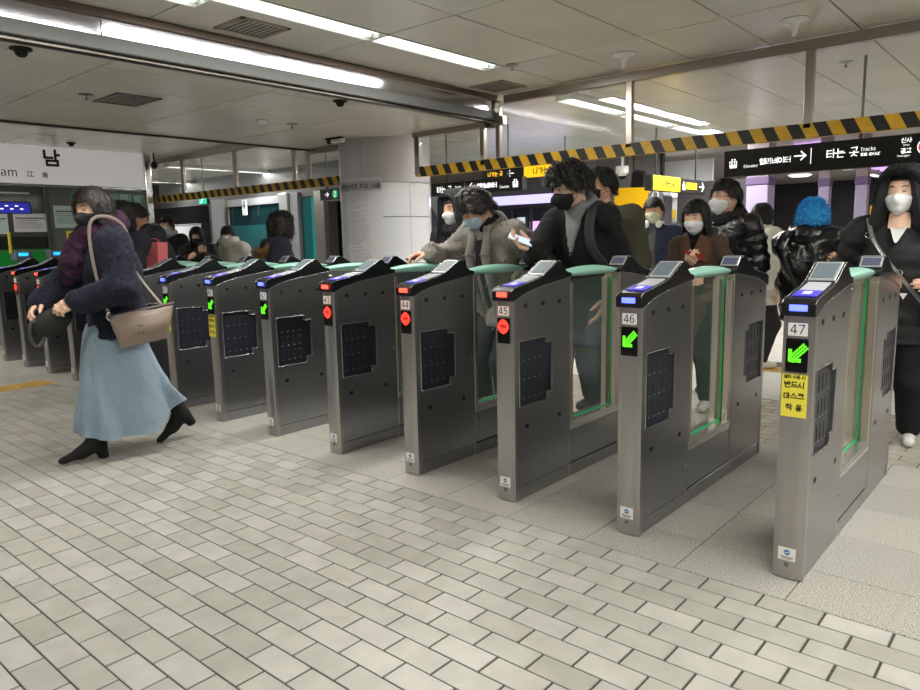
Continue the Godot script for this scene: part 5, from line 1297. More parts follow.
func arm_bones(S: Dictionary, sd: String, add: float, cuff := 1.0, rip := 0.0, amp := 0.0) -> Array:
	var s: float = S.s; var e: Vector3 = S["E" + sd]; var w: Vector3 = S["W" + sd]
	return [bone(S["S" + sd], e, 0.054 * s + add * 0.9, 0.043 * s + add, Vector3.ZERO, 1.0, rip, amp), bone(e, e.lerp(w, cuff), 0.043 * s + add, 0.032 * s + add * 0.9, Vector3.ZERO, 1.0, rip, amp)]
func make_person(c: Dictionary) -> Array:
	var S := skeleton(c); var s: float = S.s
	var t := thing("person", c.label, "person", c.pos, c.yaw, c.get("group", ""))
	var cell: float = c.get("cell", 0.018)
	var skin := mt("skin%d" % int(c.get("skin", 0)), [c8(226, 178, 150), c8(210, 160, 132), c8(232, 190, 166)][int(c.get("skin", 0))], 0.5)
	skin.subsurf_scatter_enabled = true; skin.subsurf_scatter_strength = 0.15
	# body
	var b := MB.new(); var lr: float = c.get("legr", 1.0)
	var pr := torso_bones(S, -0.025)
	pr.append(bone(S.N - (S.B * Vector3(0, 0.06, 0)), S.neck + S.HX.basis * Vector3(0, 0.03, 0), 0.054 * s, 0.05 * s))
	for sd in ["L", "R"]:
		pr.append_array([bone(S["S" + sd], S["E" + sd], 0.046 * s, 0.037 * s), bone(S["E" + sd], S["W" + sd], 0.038 * s, 0.026 * s), bone(S["H" + sd], S["K" + sd], 0.075 * s * lr, 0.052 * s * lr), bone(S["K" + sd], S["A" + sd], 0.05 * s * lr, 0.034 * s)])
	snet(b, pr, 0.024, 0.03)
	add_head(b, S.HX)
	var hc: float = c.get("hcell", 0.007)
	for sd in ["L", "R"]:
		var hd: Array = c.get("hand" + sd, [])   # [direction, palm, curls, cell]
		var dr: Vector3 = S["D" + sd]; var pm := Vector3(-1 if sd == "L" else 1, 0, 0.2); var cu := [0.45, 0.5, 0.55, 0.6, 0.4]; var cl := hc
		if hd.size() > 0:
			dr = (S.inv.basis * (hd[0] as Vector3)).normalized(); pm = S.inv.basis * (hd[1] as Vector3); cu = hd[2]; cl = hd[3]
		add_hand(b, S["W" + sd], dr, pm, sd == "R", cu, cl, s * 1.04)
	var body := part("body", b, skin, t)
	if c.get("face", true):
		for sg in [-1, 1]:
			var e := MB.new()
			e.grid(10, 4, func(u: float, w: float) -> Vector3: return S.HX * head_pt(sg * lerpf(0.24, 0.52, u), 0.011 + (w - 0.5) * 0.0075 * sin(PI * clampf(u, 0.03, 0.97)), 0.0012 + 0.0018 * sin(PI * w)))
			part("eye", e, mt("eye_dark", c8(30, 22, 20), 0.25), body)
			e = MB.new(); e.tube(PackedVector3Array([S.HX * head_pt(sg * 0.18, 0.032, 0.001), S.HX * head_pt(sg * 0.38, 0.038, 0.002), S.HX * head_pt(sg * 0.62, 0.031, 0.001)]), [0.0022, 0.003, 0.0012], 6)
			part("eyebrow", e, mt("brow", c8(46, 36, 32), 0.8), body)
	# trousers and shoes
	if c.has("pants"):
		b = MB.new(); var pa: float = c.get("pants_add", 0.012)
		pr = [bone(S.HL + Vector3(0, 0.04, 0), S.HR + Vector3(0, 0.04, 0), 0.105 * s, 0.105 * s, FW, 0.85)]
		for sd in ["L", "R"]: pr.append_array([bone(S["H" + sd], S["K" + sd], 0.086 * s + pa, 0.06 * s + pa), bone(S["K" + sd], (S["A" + sd] as Vector3).lerp(S["K" + sd], 0.06), 0.06 * s + pa, 0.045 * s + pa)])
		snet(b, pr, 0.022, 0.035, [], 0.006, 9.0); part("trousers", b, c.pants, t)
	if c.has("shoes"):
		for sd in ["L", "R"]:
			b = MB.new(); var a: Vector3 = S["A" + sd]; var gy: float = a.y - 0.052 * S.h
			var tilt: float = c.get("toe" + sd, 0.0); var fd := Vector3(0.12 if sd == "L" else -0.12, -sin(tilt), cos(tilt)).normalized()
			var sole := a + Vector3(0, -0.045 * s, 0)
			snet(b, [bone(a + Vector3(0, 0.01, -0.005), sole - fd * 0.03 * s, 0.046 * s, 0.042 * s), bone(sole - fd * 0.035 * s, sole + fd * 0.15 * s + Vector3(0, -0.008, 0), 0.04 * s, 0.034 * s)], 0.011, 0.03, [[Vector3(0, -1, 0).rotated(Vector3(1, 0, 0), tilt), -(gy + 0.002) if tilt == 0.0 else 9.0]])
			part("shoe", b, c.shoes, t)
	# coat
	if c.has("coat"):
		b = MB.new(); var add: float = c.get("add", 0.02); var rip: float = c.get("rip", 0.0); var amp: float = c.get("amp", 0.0)
		pr = torso_bones(S, add, c.get("wide", 1.0), c.get("flat", 0.66), c.get("neckadd", 0.8), c.get("neckdrop", 0.0))
		if rip > 0.0: pr[0] = bone(S.P, S.C, 0.15 * s + add, 0.165 * s + add, S.B * FW, 0.7, rip * 1.2, amp)
		for sd in ["L", "R"]: pr.append_array(arm_bones(S, sd, add, c.get("cuff", 0.97), rip, amp))
		var hem: float = c.get("hem", 0.45) * S.h; var fl: float = c.get("flare", 0.02)
		pr.append(bone(S.P, Vector3(S.P.x, hem - 0.05, S.P.z), 0.15 * s + add, 0.15 * s + add + fl, FW, c.get("flat", 0.68) + 0.04, rip, amp))
		var clips := [[Vector3(0, -1, 0), -hem]]
		snet(b, pr, cell, 0.04, clips, c.get("fold", 0.012), c.get("foldf", 6.0))
		if c.has("pile"): tufts(b, c.pile[0], c.pile[1], c.pile[2])
		part("coat" if not c.get("jacket", false) else "jacket", b, c.coat, t)
	if c.has("hair"):
		b = MB.new(); add_hair(b, S.HX, c.get("thick", 0.02), c.hair, c.get("mess", 0.35), c.get("hfreq", 7.0), c.get("hseed", 0.0), 64, c.get("hout", 0.0), c.get("strands", 900), c.get("lift", 0.014), c.get("slen", 0.16))
		part("hair", b, c.get("hairm", mt("hair_black", c8(24, 21, 22), 0.55)), t)
	if c.has("mask"):
		b = MB.new(); add_mask(b, S.HX, c.get("beak", 0.012)); part("face_mask", b, c.mask, t)
	return [t, S]
func ring(c: Vector3, rx: float, rz: float, bas: Basis, r: float, wob := 0.0, n := 22, flat := 1.0) -> MB:
	var b := MB.new()
	b.grid(n, 12, func(u: float, w: float) -> Vector3:
		var a := u * TAU; var q := w * TAU; var rr := r * (1.0 + wob * nz.get_noise_2d(u * 9.0 + c.y * 3.0, w * 3.0))
		return c + bas * Vector3((rx + cos(q) * rr) * sin(a), sin(q) * rr * flat, (rz + cos(q) * rr) * cos(a)), true)
	return b
# V-shaped part of an inner garment that shows in an open coat: coat surface a little proud, cut by two planes
func inner_v(S: Dictionary, add: float, half: float, depth: float, m: Material, t: Node3D, called: String, cell := 0.014, straight := false, cut := 9.0) -> void:
	var b := MB.new(); var B: Basis = S.B; var f := B * FW
	var clips := [[-f, -(f.dot(S.C) + 0.02)]]
	var top: Vector3 = S.N + B * Vector3(0, 0.03, 0)
	if cut < 1.0: clips.append([Vector3.UP, S.N.y + cut])
	for sg in [-1, 1]:
		var n: Vector3
		if straight: n = B * Vector3(sg, 0, 0)
		else: n = B * Vector3(sg * depth, -half, 0).normalized()
		var p0: Vector3 = top + B * Vector3(sg * half, 0, 0)
		clips.append([n, n.dot(p0)])
	snet(b, torso_bones(S, add).slice(0, 2), cell, 0.03, clips, 0.004, 9.0)
	part(called, b, m, t)
func strap(t: Node3D, called: String, pts: Array, w: float, m: Material, th := 0.3) -> void:
	var c3 := Curve3D.new()
	for i in pts.size():
		var tan_: Vector3 = ((pts[mini(i + 1, pts.size() - 1)] as Vector3) - (pts[maxi(i - 1, 0)] as Vector3)) * 0.17
		c3.add_point(pts[i], -tan_, tan_)
	var b := MB.new(); b.tube(c3.tessellate_even_length(4, 0.03), w * 0.5, 8, th); part(called, b, m, t)
func phone(label: String, S: Dictionary, sd: String, dir: Vector3, palm: Vector3, c: Color, lit := false, roll := 0.0) -> void:   # lies in the palm, screen up
	var d := dir.normalized(); var z := (palm - d * palm.dot(d)).normalized()
	var t := thing("mobile_phone", label, "phone", (S.X as Transform3D) * (S["W" + sd] as Vector3) + d * 0.1 + z * 0.026)
	t.basis = Basis(d.cross(z), d, z) * Basis(Vector3(0, 0, 1), roll)
	part("case", bx(Vector3.ZERO, Vector3(0.074, 0.15, 0.009), 0.004), mt("phone" + str(c), c, 0.3), t)
	part("screen", bx(Vector3(0, 0, 0.005), Vector3(0.068, 0.142, 0.001)), glow("phone_lit", c8(196, 214, 240), 0.8) if lit else mt("phone_glass", c8(20, 20, 24), 0.08), t)

# ---------------------------------------------------------------- the passengers
func crowd_build() -> void:
	var black := cloth("cloth_black", c8(20, 20, 23), 0.9)
	var jean := cloth("denim", c8(52, 66, 96), 0.85); var dark := cloth("trouser_dark", c8(34, 34, 38), 0.85)
	var wmask := mt("mask_white", c8(232, 234, 236), 0.8); var bmask := mt("mask_black", c8(24, 24, 26), 0.75)
	var wshoe := mt("shoe_white", c8(222, 222, 220), 0.6); var bshoe := mt("shoe_black", c8(26, 25, 26), 0.5)
	var r: Array; var t: Node3D; var S: Dictionary; var b: MB

	# man in black with the phone
	var w := Vector3(-1.79, 1.225, -0.84)
	r = make_person({"label": "man in black cardigan over grey hoodie looking down at his phone between gates", "pos": Vector3(-1.74, 0, -1.33), "yaw": 0.0, "h": 1.735, "hs": 1.1, "hpitch": 0.26, "hyaw": -0.5, "lean": 0.16, "hipz": -0.03,
		"armR": [w, Vector3(-0.7, -0.5, -0.6)], "handR": [Vector3(-0.62, 0.32, 0.5), Vector3(0.5, 0.8, 0.15), [0.7, 0.75, 0.8, 0.9, 0.6], 0.0045], "sw": 0.104, "armL": [Vector3(-1.56, 0.9, -1.3), Vector3(0.25, -0.2, -1)],
		"pants": jean, "pants_add": 0.022, "shoes": wshoe, "coat": cloth("cardigan_black", c8(15, 15, 18), 0.95, 0.2, 0.15, 0.1), "add": 0.034, "hem": 0.4, "flare": 0.0, "fold": 0.016, "cell": 0.0135, "footR": Vector3(-0.07, 0.092, 0.14), "footL": Vector3(0.09, 0.092, -0.1),
		"hair": men_hair(0.034, -0.012, -0.055), "thick": 0.036, "mess": 0.5, "hfreq": 3.0, "strands": 1400, "lift": 0.026, "slen": 0.22, "mask": bmask, "beak": 0.022, "skin": 2})
	t = r[0]; S = r[1]
	inner_v(S, 0.06, 0.085, 0.3, cloth("hoodie_grey", c8(160, 160, 164), 0.9, 0.3, 0.2), t, "hoodie")
	part("hood", ring(S.N + Vector3(0, 0.035, -0.015), 0.085, 0.075, S.B * Basis(Vector3(1, 0, 0), 0.38), 0.036, 0.5, 26, 1.25), cloth("hoodie_grey", Color.WHITE), t)
	for k in 3:
		b = MB.new(); b.ball(S.C + S.B * Vector3(0.004, -0.02 - k * 0.1, 0.165 - 0.004 * k), Vector3(0.011, 0.011, 0.005)); part("button", b, mt("button_dark", c8(52, 50, 50), 0.3), t)
	strap(t, "backpack_strap", [S.SL + Vector3(-0.03, 0.075, -0.08), S.SL + Vector3(-0.035, 0.105, 0.0), S.SL + Vector3(-0.04, 0.02, 0.115), S.SL + Vector3(-0.03, -0.16, 0.125), S.SL + Vector3(0.02, -0.3, 0.03)], 0.06, mt("strap_black", c8(40, 40, 44), 0.6), 0.2)
	b = MB.new()
	for sg in [-1, 1]:
		var pts := PackedVector3Array()
		for k in 15: pts.append(S.HX * (Vector3(sg * 0.034, 0.008, 0.097) + Vector3(cos(TAU * k / 14) * 0.023, sin(TAU * k / 14) * 0.018, -0.006)))
		b.tube(pts, 0.0014, 5); b.tube(PackedVector3Array([S.HX * Vector3(sg * 0.057, 0.012, 0.09), S.HX * Vector3(sg * 0.08, 0.008, -0.01)]), 0.0015, 5)
	part("glasses", b, mt("glasses_metal", c8(150, 130, 110), 0.25, 1.0), t)
	phone("white phone held flat by the man in black", S, "R", Vector3(-0.62, 0.32, 0.5), Vector3(0.5, 0.8, 0.15), c8(226, 228, 232), true)

	# man in the grey fluffy jacket
	r = make_person({"label": "man in grey fleece jacket and blue mask leaning over his gate", "pos": Vector3(-2.33, 0, -1.14), "yaw": -0.12, "h": 1.65, "hs": 1.1, "drop": 0.0, "lean": 0.28, "hipz": -0.1, "hpitch": 0.42, "hyaw": -0.32,
		"armR": [Vector3(-2.7, 1.2, -0.9), Vector3(-0.8, -0.5, -0.5)], "handR": [Vector3(-0.7, -0.05, 0.5), Vector3(0, -1, 0.1), [0.7, 0.7, 0.75, 0.8, 0.7], 0.0055], "armL": [Vector3(-2.17, 0.95, -1.28), Vector3(0.5, 0, -1)],
		"pants": dark, "shoes": bshoe, "coat": cloth("fleece_grey", c8(178, 171, 164), 1.0, 0.25, 0.25, 0.4), "add": 0.045, "hem": 0.42, "fold": 0.022, "foldf": 8.0, "cell": 0.0135, "jacket": true, "pile": [2600, 0.016, 0.004],
		"hair": men_hair(0.034, -0.014, -0.06), "thick": 0.024, "mess": 0.4, "hfreq": 3.0, "strands": 1300, "lift": 0.022, "slen": 0.22, "hseed": 2.0, "hairm": mt("hair_soft", c8(44, 40, 40), 0.45), "mask": mt("mask_blue", c8(184, 204, 226), 0.8), "beak": 0.006, "skin": 0})
	t = r[0]; S = r[1]
	inner_v(S, 0.074, 0.05, 9.0, black, t, "black_shirt", 0.014)
	part("collar", ring(S.N + S.B * Vector3(0, 0.0, -0.01), 0.098, 0.085, S.B * Basis(Vector3(1, 0, 0), 0.42), 0.04, 0.9, 28, 1.3), cloth("fleece_grey", Color.WHITE), t)
	part("shirt_collar", ring(S.N + S.B * Vector3(0, 0.045, 0), 0.062, 0.06, S.B * Basis(Vector3(1, 0, 0), 0.2), 0.02, 0.2, 22, 1.4), black, t)
	for sg in [-1, 1]:
		b = MB.new(); b.tube(PackedVector3Array([S.N + S.B * Vector3(sg * 0.07, 0.0, 0.08), S.C + S.B * Vector3(sg * 0.075, 0.08, 0.165), S.C + S.B * Vector3(sg * 0.085, -0.12, 0.175), S.P + S.B * Vector3(sg * 0.085, -0.02, 0.165)]), [0.03, 0.032, 0.03, 0.028], 10, 0.7)
		tufts(b, 260, 0.016, 0.004); part("lapel", b, cloth("fleece_edge", c8(168, 166, 160), 1.0, 0.25, 0.25, 0.4), t)
	phone("dark phone pressed on the gate by the grey jacket man", S, "R", Vector3(-0.7, -0.05, 0.5), Vector3(0, -1, 0.1), c8(36, 36, 40))

	# hooded person
	r = make_person({"label": "person in black hooded parka and white mask beside the column", "pos": Vector3(-3.03, 0, -1.6), "yaw": 0.0, "h": 1.61, "hs": 1.16, "hpitch": 0.12, "hyaw": -0.12, "pants": dark, "shoes": bshoe, "coat": cloth("parka_black", c8(26, 26, 31), 0.85), "add": 0.05, "hem": 0.4, "fold": 0.02, "mask": wmask, "hair": men_hair(0.05, -0.03, -0.06), "thick": 0.01, "strands": 0})
	hood(r[0], r[1], cloth("parka_black", Color.WHITE), 0.046, false)

	# man behind the man in black
	r = make_person({"label": "man in olive jacket standing right behind the man in black", "pos": Vector3(-1.97, 0, -1.98), "yaw": 0.15, "h": 1.76, "hyaw": -0.75, "pants": dark, "shoes": bshoe, "coat": cloth("olive", c8(78, 76, 58), 0.9), "add": 0.035, "hem": 0.42, "hair": men_hair(0.05, -0.002, -0.055), "thick": 0.024, "mess": 0.3, "mask": bmask, "hseed": 4.0})

	# man with headphones
	r = make_person({"label": "man in navy jacket with white headphones round his neck", "pos": Vector3(-2.64, 0, -4.2), "yaw": 0.25, "h": 1.63, "hs": 1.12, "sw": 0.125, "hpitch": 0.1, "pants": dark, "shoes": wshoe, "coat": cloth("navy_jacket", c8(40, 50, 82), 0.8), "add": 0.03, "hem": 0.4, "jacket": true, "hair": men_hair(0.036, -0.005, -0.05), "thick": 0.02, "mess": 0.25, "hseed": 5.0, "mask": mt("mask_cream", c8(226, 228, 196), 0.8), "skin": 0})
	t = r[0]; S = r[1]
	inner_v(S, 0.05, 0.04, 9.0, cloth("shirt_grey", c8(96, 98, 100), 0.9), t, "shirt")
	var hp := thing("headphones", "white over-ear headphones round the navy jacket man's neck", "headphones", Vector3(-2.64, 0, -4.2), 0.25)
	b = MB.new(); var pts2 := PackedVector3Array()
	for k in 13: pts2.append(S.N + Vector3(sin(lerpf(-2.6, 2.6, k / 12.0) + PI) * 0.085, 0.045, cos(lerpf(-2.2, 2.2, k / 12.0) + PI) * 0.085))
	b.tube(pts2, 0.012, 8); part("band", b, mt("device_white", Color.WHITE), hp)
	for sg in [-1, 1]:
		b = MB.new(); b.ball(S.N + Vector3(sg * 0.062, 0.03, 0.1), Vector3(0.034, 0.04, 0.026), 14, 10, Basis(Vector3.UP, sg * 0.4)); part("ear_cup", b, mt("device_white", Color.WHITE), hp)

	# woman in brown
	r = make_person({"label": "woman in brown collared coat and white mask holding a red phone", "pos": Vector3(-1.43, 0, -2.4), "yaw": 0.12, "h": 1.5, "hs": 1.14, "hpitch": 0.2, "hyaw": -0.12, "sw": 0.092, "armR": [Vector3(-1.4, 1.09, -2.17), Vector3(-0.8, -0.5, -0.5)], "handR": [Vector3(0.5, 0.3, 0.6), Vector3(0.3, 0.7, -0.5), [0.8, 0.85, 0.9, 0.95, 0.7], 0.0055], "armL": [Vector3(-1.28, 0.98, -2.2), Vector3(0.8, -0.3, -0.5)],
		"pants": dark, "shoes": wshoe, "coat": cloth("brown_coat", c8(84, 66, 54), 0.95, 0.1, 0.15, 0.3), "add": 0.02, "hem": 0.28, "flare": 0.05, "fold": 0.014, "cell": 0.015, "hair": long_hair(0.046, -0.1, 0.98), "thick": 0.018, "mess": 0.25, "hseed": 7.0, "strands": 900, "hpitch_": 0, "mask": wmask, "skin": 2})
	t = r[0]; S = r[1]
	inner_v(S, 0.046, 0.07, 0.2, black, t, "black_top", 0.014)
	part("neck_warmer", ring(S.N + Vector3(0, 0.03, 0.005), 0.055, 0.055, S.B, 0.024, 0.2, 20, 1.4), black, t)
	for sg in [-1, 1]:
		b = MB.new(); b.grid(8, 8, func(u: float, v: float) -> Vector3: return S.N + S.B * Vector3(sg * (0.045 + 0.1 * u - 0.05 * v), 0.03 - 0.05 * u - 0.15 * v, 0.1 + 0.055 * v - 0.06 * u * u))
		part("lapel", b, cloth("brown_lapel", c8(104, 72, 52), 0.9, 0.1, 0.12, 0.3), t)
	phone("red phone in the brown coat woman's hand", S, "R", Vector3(0.5, 0.3, 0.6), Vector3(0.3, 0.7, -0.5), c8(190, 28, 44), false, 0.9)

	# man in the shiny puffer
	var shiny := mt("shiny_black", c8(22, 22, 25), 0.26); shiny.normal_enabled = true; shiny.normal_texture = bump(0.02, 6.0, 15); shiny.normal_scale = 0.5; shiny.uv1_triplanar = true; shiny.uv1_scale = Vector3(2, 2, 2)
	r = make_person({"label": "man with glasses and white mask in shiny black puffer jacket", "pos": Vector3(-1.44, 0, -2.98), "yaw": -0.25, "h": 1.66, "hs": 1.12, "hyaw": -0.25, "pants": dark, "shoes": bshoe, "coat": shiny, "add": 0.05, "hem": 0.43, "rip": 4.0, "amp": 0.02, "fold": 0.02, "jacket": true, "hair": men_hair(0.045, 0.0, -0.05), "thick": 0.026, "mess": 0.3, "hseed": 8.0, "mask": wmask, "beak": 0.024})
	t = r[0]; S = r[1]
	part("hood", ring(S.N + Vector3(0, 0.03, -0.02), 0.1, 0.09, S.B * Basis(Vector3(1, 0, 0), 0.4), 0.045, 0.6, 26, 1.3), cloth("parka_black", Color.WHITE), t)
	b = MB.new()
	for sg in [-1, 1]:
		var pts := PackedVector3Array()
		for k in 15: pts.append(S.HX * (Vector3(sg * 0.036, 0.01, 0.1) + Vector3(cos(TAU * k / 14) * 0.025, sin(TAU * k / 14) * 0.02, -0.006)))
		b.tube(pts, 0.0016, 5); b.tube(PackedVector3Array([S.HX * Vector3(sg * 0.06, 0.014, 0.092), S.HX * Vector3(sg * 0.082, 0.008, -0.01)]), 0.0016, 5)
	part("glasses", b, mt("glasses_dark", c8(60, 56, 56), 0.25, 0.8), t)

	# person in the white coat, far behind
	r = make_person({"label": "person in cream white padded coat half hidden behind the puffer man", "pos": Vector3(-1.62, 0, -4.3), "yaw": 2.6, "h": 1.55, "pants": dark, "shoes": wshoe, "coat": cloth("cream_coat", c8(226, 224, 210), 0.8), "add": 0.05, "hem": 0.4, "rip": 4.0, "amp": 0.014, "hair": long_hair(0.03, -0.1), "thick": 0.02, "hseed": 9.0, "face": false})
	b = MB.new()
	part("hood", ring(r[1].N + Vector3(0, 0.0, -0.03), 0.1, 0.09, r[1].B, 0.05, 0.4, 22, 1.2), cloth("cream_coat", Color.WHITE), r[0])

	# blue hat
	r = make_person({"label": "person in shiny black puffer and fluffy blue hat seen from behind", "pos": Vector3(-0.83, 0, -3.02), "yaw": 2.75, "h": 1.49, "hs": 1.02, "sw": 0.128, "hyaw": 0.35, "armL": [Vector3(-0.66, 1.06, -2.9), Vector3(0.9, -0.4, -0.2)], "handL": [Vector3(0.3, 0.15, 0.5), Vector3(-0.4, 0.5, 0.3), [0.9, 0.95, 1.0, 1.0, 0.7], 0.0055], "armR": [Vector3(-1.05, 0.86, -3.1), Vector3(-0.6, 0, -1)],
		"pants": black, "pants_add": 0.03, "shoes": bshoe, "coat": shiny, "add": 0.07, "hem": 0.42, "rip": 2.0, "amp": 0.012, "fold": 0.028, "foldf": 5.0, "cell": 0.015, "mask": wmask})
	t = r[0]; S = r[1]
	b = MB.new(); add_hair(b, S.HX, 0.04, func(th: float) -> float: return lerpf(-0.055, 0.035, smoothstep(1.3, 0.6, absf(th))), 0.12, 4.0, 3.0, 72)
	tufts(b, 5000, 0.02, 0.005, 0.2)
	part("fluffy_hat", b, cloth("hat_blue", c8(70, 190, 255), 1.0, 0.3, 0.08, 0.6), t)
	b = MB.new(); add_hair(b, S.HX, 0.012, long_hair(0.05, -0.09), 0.3); part("hair", b, mt("hair_black", Color.BLACK), t)
	part("collar", ring(S.N + S.B * Vector3(0, 0.015, 0), 0.12, 0.11, Basis.IDENTITY, 0.045, 0.5, 28, 1.5), shiny, t)
	strap(t, "bag_strap", [S.N + Vector3(0.12, 0.03, -0.06), S.C + Vector3(0.06, 0.06, -0.2), S.P + Vector3(-0.1, 0.06, -0.2), S.P + Vector3(-0.19, -0.02, -0.12)], 0.025, mt("strap_leather", c8(34, 32, 32), 0.35), 0.25)
	phone("dark phone in the hand of the person with blue hat", S, "L", Vector3(0.3, 0.15, 0.5), Vector3(-0.4, 0.5, 0.3), c8(30, 30, 34))

	# hooded woman at the right
	r = make_person({"label": "woman in black hooded down coat and white mask behind gate 47", "pos": Vector3(-0.115, 0, -2.16), "yaw": 0.05, "h": 1.59, "hs": 1.16, "hyaw": -0.1, "hpitch": 0.03, "sw": 0.122, "armL": [Vector3(0.16, 0.98, -1.95), Vector3(0.8, -0.4, -0.5)], "armR": [Vector3(-0.33, 0.93, -2.0), Vector3(-0.5, -0.2, -0.8)], "handL": [Vector3(-0.7, 0.1, 0.4), Vector3(-0.1, -0.3, -0.9), [0.5, 0.55, 0.6, 0.6, 0.4], 0.0055],
		"pants": black, "pants_add": 0.03, "shoes": wshoe, "coat": cloth("down_black", c8(18, 19, 25), 0.7), "add": 0.048, "hem": 0.4, "rip": 3.0, "amp": 0.012, "fold": 0.02, "cell": 0.015, "mask": wmask, "beak": 0.024, "neckadd": 0.05, "neckdrop": 0.09, "footL": Vector3(0.1, 0.085, -0.14), "footR": Vector3(-0.08, 0.085, 0.12), "hair": long_hair(0.062, -0.11, 0.9), "thick": 0.008, "strands": 0, "hseed": 11.0, "skin": 2})
	t = r[0]; S = r[1]
	hood(t, S, cloth("down_black", Color.WHITE), 0.05, true, false)
	b = MB.new(); b.grid(12, 8, func(u: float, v: float) -> Vector3: return S.N + Vector3(lerpf(-0.05, 0.05, u) * (1.0 - v * 0.7), -0.012 - 0.085 * v - 0.02 * sin(u * PI), 0.088 + 0.09 * v + 0.02 * sin(u * PI)))
	part("white_top", b, mt("tee_white", c8(214, 214, 214), 0.8), t)
	b = MB.new(); b.grid(12, 6, func(u: float, v: float) -> Vector3: return S.N + Vector3(lerpf(-0.056, 0.056, u), 0.055 - 0.09 * v, 0.066 + 0.034 * v + 0.016 * sin(u * PI)))
	part("throat", b, mt("skin2", Color.WHITE), t)
	strap(t, "bag_strap", [S.SR + Vector3(-0.0, 0.07, -0.06), S.SR + Vector3(0.03, 0.085, 0.04), S.C + Vector3(-0.1, 0.1, 0.215), S.C + Vector3(0.06, -0.12, 0.235), S.P + Vector3(0.19, 0.0, 0.16)], 0.03, mt("strap_silver", c8(124, 122, 122), 0.35, 0.4), 0.25)
	for q in [S.C + Vector3(-0.13, 0.14, 0.205), S.C + Vector3(0.03, -0.07, 0.25)]:
		b = MB.new(); var pts := PackedVector3Array()
		for k in 11: pts.append(q + Vector3(cos(TAU * k / 10) * 0.022, sin(TAU * k / 10) * 0.016, 0.008))
		b.tube(pts, 0.003, 6); part("buckle", b, mt("chrome", Color.WHITE), t)
	b = MB.new(); b.prism(pv([[-0.02, 0.015], [0.02, 0.015], [0, -0.02]]), 0.0, 0.008, Transform3D(Basis.IDENTITY, S.C + Vector3(0.06, -0.2, 0.235))); part("white_tag", b, wshoe, t)

	left_crowd(black, dark, wmask, bmask, wshoe, bshoe)
	walker()
func hood(t: Node3D, S: Dictionary, m: Material, th: float, fur: bool, closed := true) -> void:
	var b := MB.new()
	add_hair(b, S.HX, th, func(x: float) -> float: return lerpf(0.075, -0.2, smoothstep(0.62, 0.98, absf(x))), 0.12, 2.0, 1.0, 72, 0.25)
	part("hood", b, m, t)
	b = MB.new(); var pts := PackedVector3Array()
	for k in 25:
		var a := lerpf(-2.35, 2.35, k / 24.0)
		pts.append(S.HX * Vector3(sin(a) * (0.076 + th * 0.55), 0.0 + cos(a) * (0.112 + th * 0.3) - 0.01, 0.062 + 0.035 * maxf(cos(a), -0.2)))
	b.tube(pts, 0.02 if fur else 0.013, 10)
	if fur: tufts(b, 700, 0.022, 0.003)
	part("hood_rim", b, cloth("fur_black", c8(20, 20, 22), 1.0, 0.3, 0.3, 0.5) if fur else m, t)
	if closed: part("collar", ring(S.N + S.B * Vector3(0, 0.015, 0.01), 0.085 + th * 0.5, 0.085 + th * 0.4, S.B * Basis(Vector3(1, 0, 0), 0.15), 0.036, 0.3, 26, 1.4), m, t)

